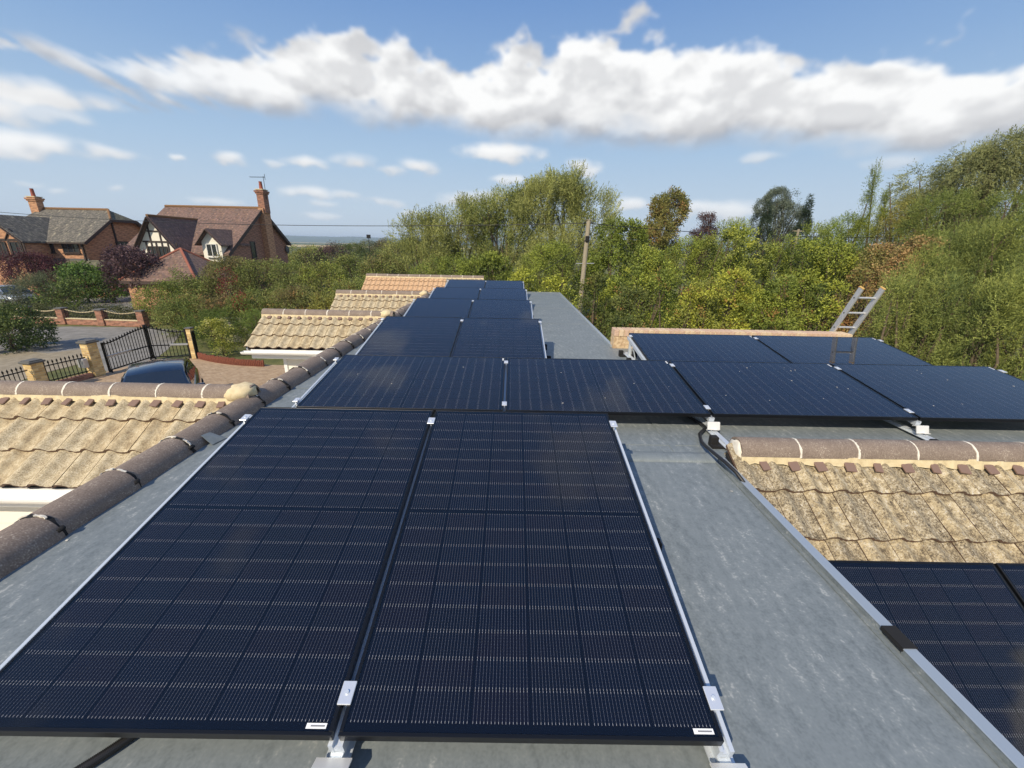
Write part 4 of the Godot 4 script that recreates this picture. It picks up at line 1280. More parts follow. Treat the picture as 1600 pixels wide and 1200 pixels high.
	slab("dormer_roof", [Vector3(da.x, da.y, dz + 0.35), Vector3(da.x, da.y, dz - 3.6), Vector3(da.x - dw - 0.3, de - 0.3, dz - 3.6), Vector3(da.x - dw - 0.3, de - 0.3, dz + 0.35)], M["roof_brown"], o, 0.1)
	slab("dormer_roof", [Vector3(da.x, da.y - 0.003, dz - 3.6), Vector3(da.x, da.y - 0.003, dz + 0.35), Vector3(da.x + dw + 0.3, de - 0.3, dz + 0.35), Vector3(da.x + dw + 0.3, de - 0.3, dz - 3.6)], M["roof_brown"], o, 0.1)
	part_beam("bargeboard", Vector3(da.x, da.y - 0.08, dz + 0.37), Vector3(da.x - dw - 0.3, de - 0.38, dz + 0.37), 0.04, 0.2, M["bargeboard"], o, Vector3(0, 0, 1))
	part_beam("bargeboard", Vector3(da.x, da.y - 0.08, dz + 0.37), Vector3(da.x + dw + 0.3, de - 0.38, dz + 0.37), 0.04, 0.2, M["bargeboard"], o, Vector3(0, 0, 1))
	window_part(o, Vector3(da.x + 0.02, de - 0.75, dz + 0.03), 0.9, 1.05, Vector3.BACK, M["window_white"], 1)
	# garage block with a pyramid roof in front
	var g := thing("garage", "brick garage with brown pyramid roof and red hip tiles before the half-timbered house", "garage", Vector3(-23.2, GROUND, -30.4))
	var gh := 2.7
	var gt := 4.35
	var hs := 2.55
	part_box("wall", Vector3(0, 1.2, 0), Vector3(hs * 2 - 0.5, 2.4, hs * 2 - 0.5), M["brick_orange"], g)
	var ap := Vector3(0, gt, 0)
	var co := [Vector3(-hs, gh - 0.35, hs), Vector3(hs, gh - 0.35, hs), Vector3(hs, gh - 0.35, -hs), Vector3(-hs, gh - 0.35, -hs)]
	for k in 4:
		part("roof", poly_mesh([ap, co[(k + 1) % 4], co[k]], Vector3(0, -0.1, 0)), M["roof_brown"], g)
		part("hip_tiles", tube_mesh([ap + Vector3(0, 0.01, 0), co[k] + Vector3(0, 0.01, 0)], [0.09, 0.09], 6), M["ridge_red"], g)
	for k in 4:
		part_beam("fascia", co[k] + Vector3(0, -0.13, 0), co[(k + 1) % 4] + Vector3(0, -0.13, 0), 0.05, 0.2, M["bargeboard"], g)
func make_house_far() -> void:
	var o := thing("brick_house", "orange brick house with half-hipped grey roof and dark timber framing", "house", Vector3.ZERO)
	var xg := -37.35
	var xl := -46.0
	var zr := -42.45
	var yr := 3.98
	var zf := -38.0
	var zk := -46.9
	var ye := 1.07
	var sl := (yr - ye) / (zf - zr)
	var hy := 3.08
	var hz := (yr - hy) / sl
	part("gable_wall", poly_mesh([Vector3(xg - 0.25, GROUND, zf - 0.3), Vector3(xg - 0.25, ye + 0.1, zf - 0.3), Vector3(xg - 0.25, hy - 0.1, zr + hz), Vector3(xg - 0.25, hy - 0.1, zr - hz), Vector3(xg - 0.25, ye + 0.1, zk + 0.3), Vector3(xg - 0.25, GROUND, zk + 0.3)], Vector3(-0.25, 0, 0)), M["brick_orange"], o)
	part_box("wall", Vector3((xl + xg) / 2, (GROUND + ye) / 2, (zf + zk) / 2), Vector3(xg - xl - 0.9, ye - GROUND - 0.05, zf - zk - 0.66), M["brick_orange"], o)
	var top := xg - 1.1
	part("roof", poly_mesh([Vector3(xl + 1.2, yr, zr), Vector3(top, yr, zr), Vector3(xg + 0.15, hy, zr + hz), Vector3(xg + 0.15, ye, zf), Vector3(xl - 0.3, ye, zf)], Vector3(0, -0.14, 0)), M["roof_grey"], o)
	part("roof", poly_mesh([Vector3(top, yr - 0.003, zr), Vector3(xl + 1.2, yr - 0.003, zr), Vector3(xl - 0.3, ye, zk), Vector3(xg + 0.15, ye, zk), Vector3(xg + 0.15, hy, zr - hz)], Vector3(0, -0.14, 0)), M["roof_grey"], o)
	part("half_hip", poly_mesh([Vector3(top, yr - 0.002, zr), Vector3(xg + 0.152, hy, zr - hz), Vector3(xg + 0.152, hy, zr + hz)], Vector3(0, -0.12, 0)), M["roof_moss"], o)
	part("ridge", tube_mesh([Vector3(xl + 1.2, yr + 0.02, zr), Vector3(top, yr + 0.02, zr)], [0.12, 0.12], 8), M["ridge_ochre"], o)
	part("hip_tiles", tube_mesh([Vector3(top, yr + 0.02, zr), Vector3(xg + 0.15, hy + 0.02, zr + hz)], [0.1, 0.1], 8), M["ridge_ochre"], o)
	part_beam("bargeboard", Vector3(xg + 0.17, hy - 0.1, zr + hz), Vector3(xg + 0.17, ye - 0.1, zf), 0.05, 0.24, M["bargeboard"], o)
	part_beam("bargeboard", Vector3(xg + 0.17, hy - 0.1, zr - hz), Vector3(xg + 0.17, ye - 0.1, zk), 0.05, 0.24, M["bargeboard"], o)
	part_beam("bargeboard", Vector3(xg + 0.17, hy - 0.1, zr + hz), Vector3(xg + 0.17, hy - 0.1, zr - hz), 0.05, 0.22, M["bargeboard"], o)
	part_beam("downpipe", Vector3(xg - 0.2, hy - 0.2, zr + 1.0), Vector3(xg - 0.2, GROUND, zr + 1.0), 0.12, 0.12, M["timber_dark"], o)
	part_beam("downpipe", Vector3(xg - 0.4, ye - 0.1, zf - 0.2), Vector3(xg - 0.4, GROUND, zf - 0.2), 0.12, 0.12, M["timber_dark"], o)
	part_box("gutter", Vector3((xl + xg) / 2, ye - 0.1, zf + 0.06), Vector3(xg - xl + 0.4, 0.13, 0.13), M["timber_dark"], o)
	chimney(o, Vector3(-44.9, 0, zr + 0.2), 0.75, 0.62, yr - 0.6, 4.95, M["brick_orange"])
	var wz := zf - 0.33
	for w in [[75.5, 385.5, 1.0], [110.5, 386, 1.45]]:
		var p := on_z(w[0], w[1], wz)
		window_part(o, Vector3(p.x, p.y, wz), w[2], 1.0, Vector3.BACK, M["window_frame"], 1 if w[2] < 1.2 else 2)
	var sw := on_x(191, 384, xg - 0.25)
	window_part(o, Vector3(xg - 0.25, sw.y, sw.z), 1.3, 0.8, Vector3.RIGHT, M["window_frame"], 1)
	# timber-framed cross gable at its far end
	var gz := -36.4
	var pr := on_z(36, 374, gz)
	var pl := on_z(0, 348, gz)
	var s2: float = (pl.y - pr.y) / (pr.x - pl.x)
	var gx := pl.x - 0.75
	var gy := pl.y + 0.75 * s2
	var half := (gy - pr.y) / s2
	part("gable_wall", poly_mesh([Vector3(gx - half, GROUND, gz), Vector3(gx - half, pr.y - 0.18, gz), Vector3(gx, gy - 0.19, gz), Vector3(gx + half, pr.y - 0.18, gz), Vector3(gx + half, GROUND, gz)], Vector3(0, 0, -2.4)), M["brick_orange"], o)
	slab("roof", [Vector3(gx, gy, -42.0), Vector3(gx, gy, gz + 0.3), Vector3(gx + half + 0.2, pr.y - 0.15, gz + 0.3), Vector3(gx + half + 0.2, pr.y - 0.15, -42.0)], M["roof_grey"], o)
	slab("roof", [Vector3(gx, gy - 0.003, gz + 0.3), Vector3(gx, gy - 0.003, -42.0), Vector3(gx - half - 0.2, pr.y - 0.15, -42.0), Vector3(gx - half - 0.2, pr.y - 0.15, gz + 0.3)], M["roof_grey"], o)
	part_beam("bargeboard", Vector3(gx, gy - 0.1, gz + 0.32), Vector3(gx + half + 0.2, pr.y - 0.25, gz + 0.32), 0.05, 0.24, M["bargeboard"], o, Vector3(0, 0, 1))
	var ty := pr.y - 0.05
	part_box("timber", Vector3(gx, ty, gz + 0.02), Vector3(half * 2, 0.16, 0.06), M["timber_dark"], o)
	part_box("timber", Vector3(gx, ty - 1.55, gz + 0.02), Vector3(half * 2, 0.16, 0.06), M["timber_dark"], o)
	for x in [0.25, 0.9, 1.75, half - 0.1]:
		part_box("timber", Vector3(gx + x, ty - 1.4, gz + 0.024), Vector3(0.15, 2.7, 0.06), M["timber_dark"], o)
	part_beam("timber", Vector3(gx + 0.75, ty, gz + 0.03), Vector3(gx + 1.35, ty + 0.85, gz + 0.03), 0.06, 0.15, M["timber_dark"], o, Vector3(0, 0, 1))
	part_beam("timber", Vector3(gx + 1.75, ty, gz + 0.032), Vector3(gx + 1.45, ty + 0.75, gz + 0.032), 0.06, 0.15, M["timber_dark"], o, Vector3(0, 0, 1))
	var w1 := on_z(27, 386, gz)
	window_part(o, Vector3(w1.x, ty - 0.72, gz + 0.03), 1.0, 1.15, Vector3.BACK, M["window_frame"], 1)
	window_part(o, Vector3(on_z(2, 386, gz).x, ty - 0.72, gz + 0.03), 1.0, 1.15, Vector3.BACK, M["window_frame"], 1)
	for u in [46, 58]:
		var q := on_z(u, 388, wz)
		part_box("timber", Vector3(q.x, ye - 1.5, wz + 0.02), Vector3(0.2, 2.9, 0.08), M["timber_dark"], o)
	# single-storey mossy roof in front
	var a := on_z(66, 405, wz)
	var r := on_z(140, 403, wz)
	part("lower_roof", poly_mesh([Vector3(a.x, a.y, wz), Vector3(r.x + 2.2, a.y, wz), Vector3(r.x + 3.6, a.y - 1.0, wz + 1.9), Vector3(a.x, a.y - 1.0, wz + 1.9)], Vector3(0, -0.12, 0)), M["roof_moss"], o)
	part_box("flashing", Vector3((a.x + r.x) / 2, a.y + 0.03, wz + 0.05), Vector3(r.x - a.x, 0.16, 0.08), M["cap_stone"], o)
	part_box("lower_wall", Vector3((a.x + r.x) / 2 + 1.0, (GROUND + a.y - 1.1) / 2, wz + 0.75), Vector3(r.x - a.x + 2.0, a.y - 1.1 - GROUND, 1.5), M["brick_orange"], o)
# ---------- road, gates, walls ----------
func make_ground() -> void:
	var g := PlaneMesh.new()
	g.size = Vector2(16000, 16000)
	setting("ground", g, M["grass"], Transform3D(Basis.IDENTITY, Vector3(0, GROUND - 0.012, -2000)))
	var y := GROUND
	var rp := []
	for p in [[-60, 536], [30, 512], [110, 510], [200, 511], [288, 516], [262, 546], [238, 564], [172, 588], [150, 560], [120, 552], [60, 571], [-10, 600], [-80, 640]]:
		var q := on_y(p[0], p[1], y)
		rp.append(Vector3(q.x, y - 0.004, q.z))
	setting("road", flat_mesh(rp), M["tarmac"])
	var vp := []
	for p in [[-60, 560], [40, 549], [75, 552], [130, 545], [150, 562], [60, 585], [-10, 610], [-80, 650]]:
		var q := on_y(p[0], p[1], y)
		vp.append(Vector3(q.x, y, q.z))
	setting("gravel_verge", flat_mesh(vp), M["gravel"])
	setting("driveway", flat_mesh([Vector3(-16.2, y + 0.004, -13.0), Vector3(-15.5, y + 0.004, -17.5), Vector3(-13.9, y + 0.004, -17.8), Vector3(-10.4, y + 0.004, -16.9), Vector3(-3.0, y + 0.004, -16.6), Vector3(-2.3, y + 0.004, 3.0), Vector3(-16.6, y + 0.004, 3.0)]), M["paving"])
	make_blocks(y + 0.008)
	var dp := []
	for p in [[70, 480], [120, 468], [175, 461], [215, 462], [238, 478], [235, 490], [90, 487]]:
		var q := on_y(p[0], p[1], y)
		dp.append(Vector3(q.x, y, q.z))
	setting("forecourt", flat_mesh(dp), M["tarmac"])
	# far fields and hills
	setting("stubble_field", flat_mesh([Vector3(-420, y, -420), Vector3(-60, y, -420), Vector3(-40, y, -700), Vector3(-620, y, -700)]), M["stubble"])
	setting("far_field", flat_mesh([Vector3(-900, y, -820), Vector3(100, y, -820), Vector3(100, y, -1500), Vector3(-1400, y, -1500)]), M["far_green"])
	setting("pale_field", flat_mesh([Vector3(-1500, y + 0.3, -1600), Vector3(300, y + 0.3, -1600), Vector3(300, y + 0.3, -2300), Vector3(-2100, y + 0.3, -2300)]), M["stubble"])
	var n := FastNoiseLite.new()
	n.seed = 77
	n.frequency = 0.012
	var st := st_new()
	st.set_smooth_group(1)
	var f := func(k, j):
		var a := deg_to_rad(-75.0 + k * 1.0)
		var d: float = [3000.0, 3500.0, 4300.0, 5600.0][j]
		var h: float = [0.0, 26.0, 70.0, 0.0][j] * (0.75 + 0.6 * n.get_noise_2d(k * 3.0, j * 40.0))
		return Vector3(sin(a) * d, GROUND + h, -cos(a) * d)
	for k in 150:
		for j in 3:
			quad(st, f.call(k, j + 1), f.call(k + 1, j + 1), f.call(k + 1, j), f.call(k, j))
	setting("hills", finish(st), M["far_green"])
func make_blocks(y: float) -> void:
	# block paving near the gate, as far as the blocks can be told apart
	var o := Node3D.new()
	o.name = "block_paving"
	o.set_meta("kind", "structure")
	add_child(o)
	var st := st_new()
	rng.seed = 66
	for i in 60:
		for k in 38:
			var x := -15.2 + i * 0.205 + (0.1 if k % 2 else 0.0)
			var z := -16.6 + k * 0.105
			if x > -7.5:
				continue
			add_box(st, Vector3(x, y - 0.002 + rng.randf_range(-0.002, 0.002), z), Vector3(0.197, 0.008, 0.097))
	var m := part("paving_blocks", finish(st), M["paving"], o)
	m.set_meta("kind", "stuff")
func spear_bar(parent: Node3D, p: Vector3, h: float, mat) -> void:
	if not M.has("bar_mesh"):
		M["bar_mesh"] = {}
	var key := snappedf(h, 0.02)
	if not M["bar_mesh"].has(key):
		M["bar_mesh"][key] = tube_mesh([Vector3(0, 0, 0), Vector3(0, key - 0.12, 0), Vector3(0, key - 0.10, 0), Vector3(0, key - 0.07, 0), Vector3(0, key, 0)], [0.013, 0.013, 0.02, 0.03, 0.004], 6)
	part("bar", M["bar_mesh"][key], mat, parent, Transform3D(Basis.IDENTITY, p))
func pillar(called: String, label: String, at: Vector3, h: float, w: float, turn: float, group := "") -> void:
	var o := thing(called, label, "pillar", at, turn, group)
	part_box("shaft", Vector3(0, h / 2, 0), Vector3(w, h, w), M["brick_yellow"], o, Basis.IDENTITY, 0.01)
	part_box("cap", Vector3(0, h + 0.035, 0), Vector3(w + 0.12, 0.07, w + 0.12), M["cap_stone"], o, Basis.IDENTITY, 0.015)
	part_box("cap_top", Vector3(0, h + 0.085, 0), Vector3(w + 0.02, 0.04, w + 0.02), M["cap_stone"], o, Basis.IDENTITY, 0.012)
func make_gate_leaf(label: String, a: Vector3, b: Vector3, h0: float, h1: float, dip: float) -> void:
	var o := thing("gate", label, "gate", a, 0.0, "pair of iron gates")
	var d := b - a
	var len_ := d.length()
	var dir := d / len_
	var n := int(len_ / 0.13)
	for k in n:
		var t := (k + 0.7) / n
		var h := lerpf(h0, h1, smoothstep(0.0, 1.0, t)) - dip * sin(PI * t)
		spear_bar(o, dir * (t * len_) + Vector3(0, 0.09, 0), h, M["iron"])
	for y in [0.12, 0.62]:
		part_beam("rail", Vector3(0, y, 0), d + Vector3(0, y, 0), 0.03, 0.045, M["iron"], o)
	var prev := Vector3(0, h0 - 0.02, 0)
	for k in range(1, 9):
		var t := k / 8.0
		var cur := dir * (t * len_) + Vector3(0, lerpf(h0, h1, smoothstep(0.0, 1.0, t)) - dip * sin(PI * t) - 0.02, 0)
		part_beam("top_rail", prev, cur, 0.025, 0.04, M["iron"], o)
		prev = cur
	part_beam("stile", Vector3(0, 0.05, 0), Vector3(0, h0 + 0.06, 0), 0.06, 0.06, M["iron"], o)
	part_beam("stile", d + Vector3(0, 0.05, 0), d + Vector3(0, h1 + 0.1, 0), 0.075, 0.075, M["iron"], o)
	for k in 2:
		part("foot_roller", tube_mesh([d * (0.04 + 0.92 * k), d * (0.04 + 0.92 * k) + Vector3(0, 0.14, 0)], [0.03, 0.025], 8), M["iron"], o)
	var s := Vector3(0.07, 0.66, 0.05)
	part_beam("opener_arm", s + dir * (len_ * (0.02 if h1 > h0 else 0.5)), s + dir * (len_ * (0.55 if h1 > h0 else 0.98)), 0.06, 0.07, M["steel_arm"], o)
func make_street() -> void:
	var y := GROUND
	var gl := on_y(173, 583, y)
	var gm := on_y(238.5, 562, y)
	var gr := on_y(299, 560, y)
	make_gate_leaf("black iron gate leaf hung on the yellow brick pillar, with pale opener arm", gl, gm, 1.15, 1.42, 0.0)
	make_gate_leaf("black iron gate leaf closing on the post by the log edging", gm + Vector3(0.06, 0, -0.02), gr, 1.42, 1.22, 0.06)
	var pr := thing("gate_post", "slim yellow brick post with black iron strap at the gate by the shrubs", "post", gr + Vector3(0.17, 0, -0.04))
	part_box("shaft", Vector3(0, 0.66, 0), Vector3(0.2, 1.32, 0.2), M["brick_yellow"], pr, Basis.IDENTITY, 0.008)
	part_box("strap", Vector3(0.12, 0.62, 0.02), Vector3(0.04, 1.2, 0.18), M["iron"], pr)
	part_box("cap", Vector3(0, 1.35, 0), Vector3(0.27, 0.05, 0.27), M["cap_stone"], pr, Basis.IDENTITY, 0.01)
	var p1 := on_y(153, 587, y)
	var p2 := on_y(66, 610, y)
	var p3 := on_y(-60, 648, y)
	var turn := atan2(p1.x - p2.x, p1.z - p2.z)
	pillar("brick_pillar", "tall yellow brick pillar with dark cap carrying the iron gate", p1, 1.28, 0.34, turn, "yellow brick pillars")
	pillar("brick_pillar", "yellow brick pillar with dark cap between two lengths of railing", p2, 0.98, 0.34, turn, "yellow brick pillars")
	for seg in [[p2, p1, "black spiked railing between the two yellow brick pillars"], [p3, p2, "black spiked railing running out past the second yellow pillar"]]:
		var a: Vector3 = seg[0]
		var b: Vector3 = seg[1]
		var d := (b - a).normalized()
		a += d * 0.22
		b -= d * 0.22
		var o := thing("railing", seg[2], "railing", a, 0.0, "railings by the drive")
		var l := (b - a).length()
		part_beam("plinth", Vector3(0, 0.09, 0), b - a + Vector3(0, 0.09, 0), 0.2, 0.18, M["brick_red"], o)
		for k in int(l / 0.125):
			spear_bar(o, d * (k * 0.125 + 0.06) + Vector3(0, 0.18, 0), 0.78, M["iron"])
		for h in [0.26, 0.78]:
			part_beam("rail", Vector3(0, h, 0), b - a + Vector3(0, h, 0), 0.025, 0.035, M["iron"], o)
	var mb := thing("post_box", "grey metal letter box fixed to the railing near the gate pillar", "letter box", p1 + (p2 - p1) * 0.2 + Vector3(0, 0.42, 0))
	part_box("body", Vector3(0, 0.17, 0), Vector3(0.3, 0.34, 0.16), M["steel_arm"], mb, Basis(Vector3.UP, turn), 0.015)
	part_box("flap", Vector3(0.0, 0.2, 0.0) + Basis(Vector3.UP, turn).x * 0.155, Vector3(0.012, 0.2, 0.13), M["iron"], mb, Basis(Vector3.UP, turn))
	# wall with railings across the road
	var posts := []
	for u in [-50, 22, 92, 165, 238]:
		var q := on_y(u, 508, y)
		posts.append(Vector3(q.x, y, lerpf(-25.2, -24.4, (u + 50) / 288.0)))
	var wl := thing("garden_wall", "low red brick wall with piers and dipping spiked railings across the road", "wall", posts[1])
	for k in posts.size():
		var p: Vector3 = posts[k] - posts[1]
		var pier := part_box("pier", p + Vector3(0, 0.46, 0), Vector3(0.38, 0.92, 0.38), M["brick_red"], wl, Basis.IDENTITY, 0.01)
		part_box("pier_cap", Vector3(0, 0.49, 0), Vector3(0.46, 0.07, 0.46), M["cap_stone"], pier, Basis.IDENTITY, 0.012)
		if k == 0:
			continue
		var a: Vector3 = posts[k - 1] - posts[1]
		part_beam("wall_length", a + Vector3(0.19, 0.17, 0), p + Vector3(-0.19, 0.17, 0), 0.22, 0.34, M["brick_red"], wl)
		part_beam("wall_coping", a + Vector3(0.19, 0.36, 0), p + Vector3(-0.19, 0.36, 0), 0.26, 0.04, M["mortar"], wl)
		var n := 22
		var st := st_new()
		var prev := Vector3.ZERO
		var tips := st_new()
		for j in n + 1:
			var t := (j + 0.5) / (n + 1)
			var h := 0.88 - 0.17 * sin(PI * t)
			var q := a.lerp(p, lerpf(0.06, 0.94, t))
			add_box(st, q + Vector3(0, (0.38 + h) / 2, 0), Vector3(0.016, h - 0.38, 0.016))
			add_bevel_box(tips, q + Vector3(0, h + 0.02, 0), Vector3(0.07, 0.07, 0.05), 0.02)
			if j > 0:
				var cur := q + Vector3(0, h - 0.03, 0)
				add_box(st, (prev + cur) / 2, Vector3(0.02, 0.03, (cur - prev).length()), beam(prev, cur))
			prev = q + Vector3(0, h - 0.03, 0)
		var rl := part("railing_panel", finish(st), M["iron"], wl)
		part("finials", finish(tips), M["cap_orange"] if false else M["mortar"], rl)
	# log edging of the shrub bed
	var le := thing("log_edging", "red-brown log roll edging round the shrub bed by the gate", "edging", on_y(312, 562, y))
	rng.seed = 15
	var c0 := on_y(310, 560, y)
	var c1 := on_y(345, 571, y)
	var c2 := on_y(412, 573, y)
	for k in 46:
		var t := k / 45.0
		var p := c0.lerp(c1, t).lerp(c1.lerp(c2, t), t) - le.position
		var h := rng.randf_range(0.26, 0.31)
		part("log", tube_mesh([p, p + Vector3(0, h, 0)], [0.042, 0.042], 7), M["log_red"], le)
	# short fence behind the shrubs
	var f0 := at_depth(348, 497, 21.0)
	var f1 := at_depth(398, 498, 21.0)
	var fe := thing("board_fence", "short weathered pale board fence behind the shrub bed", "fence", Vector3(f0.x, y, f0.z))
	var fh := f0.y - y
	for k in 14:
		var p := Vector3((f1.x - f0.x) * k / 13.0, 0, (f1.z - f0.z) * k / 13.0)
		part_box("board", p + Vector3(0, fh / 2 - 0.03, rng.randf_range(-0.006, 0.006)), Vector3(0.118, fh - 0.06, 0.02), M["fence_grey"], fe)
	part_box("cap_rail", Vector3((f1.x - f0.x) / 2, fh, (f1.z - f0.z) / 2), Vector3(f1.x - f0.x + 0.2, 0.06, 0.09), M["fence_grey"], fe)
	make_pole()
func cable(label: String, a: Vector3, b: Vector3, sag: float, r: float) -> void:
	var o := thing("overhead_wire", label, "wire", a)
	var pts := []
	var rad := []
	for k in 41:
		var t := k / 40.0
		pts.append((b - a) * t - Vector3(0, sag * 4.0 * t * (1.0 - t), 0))
		rad.append(r)
	part("wire", tube_mesh(pts, rad, 5), M["cable_black"], o)
func make_pole() -> void:
	var a := at_depth(904, 500, 17.4)
	var top := at_depth(920, 344, 17.0)
	var dir := (top - a).normalized()
	var base := a - dir * ((a.y - GROUND) / dir.y)
	var o := thing("utility_pole", "weathered wooden pole rising from the hedge and carrying overhead wires", "pole", base)
	part("shaft", tube_mesh([Vector3(0, -0.2, 0), top - base], [0.115, 0.088], 12), M["pole_wood"], o)
	part_box("pole_cap", top - base + Vector3(0, 0.01, 0), Vector3(0.2, 0.03, 0.2), M["pole_wood"], o)
	var b1 := top - base - dir * 0.12
	for k in 2:
		part("insulator", tube_mesh([b1 + Vector3(-0.13 + 0.26 * k, 0, 0.02), b1 + Vector3(-0.17 + 0.34 * k, 0.02, 0.02)], [0.04, 0.05], 8), M["iron"], o)
	part_box("junction_box", top - base - dir * 0.75 + Vector3(0, 0, 0.13), Vector3(0.16, 0.22, 0.1), M["rubber"], o, Basis.IDENTITY, 0.01)
	part_beam("step_arm", top - base - dir * 1.75 + Vector3(-0.35, 0, 0.02), top - base - dir * 1.75 + Vector3(0.4, 0.02, 0.02), 0.03, 0.03, M["steel_arm"], o)
	var w0 := top - dir * 0.12
	var far_left := at_depth(-330, 292, 30.0)
	cable("long overhead wire sagging from the wooden pole across the two houses", w0, far_left, 0.95, 0.014)
	cable("overhead wire running from the wooden pole over the hedge", w0, at_depth(1700, 352, 20.0), 0.55, 0.014)
	cable("thin service wire dropping from the wooden pole to the far roof end", top - dir * 0.75, at_depth(806, 440, 15.4), 0.22, 0.010)
	var p2 := at_depth(1248, 358, 34.0)
	var q := thing("utility_pole", "thin distant pole standing beside the dark tall trees", "pole", Vector3(p2.x, GROUND, p2.z))
	part("shaft", tube_mesh([Vector3.ZERO, Vector3(0, p2.y - GROUND, 0)], [0.12, 0.09], 8), M["pole_wood"], q)
	part_box("cross_arm", Vector3(0, p2.y - GROUND - 0.15, 0), Vector3(0.9, 0.08, 0.08), M["pole_wood"], q)
	var p3 := at_depth(576, 371, 70.0)
	var s := thing("nest_box_pole", "dark box on a thin post above the far hedge", "post", Vector3(p3.x, GROUND, p3.z))
	part("post", tube_mesh([Vector3.ZERO, Vector3(0, p3.y - GROUND, 0)], [0.06, 0.05], 6), M["iron"], s)
	part_box("box", Vector3(0, p3.y - GROUND + 0.15, 0), Vector3(0.62, 0.6, 0.3), M["rubber"], s, Basis.IDENTITY, 0.03)
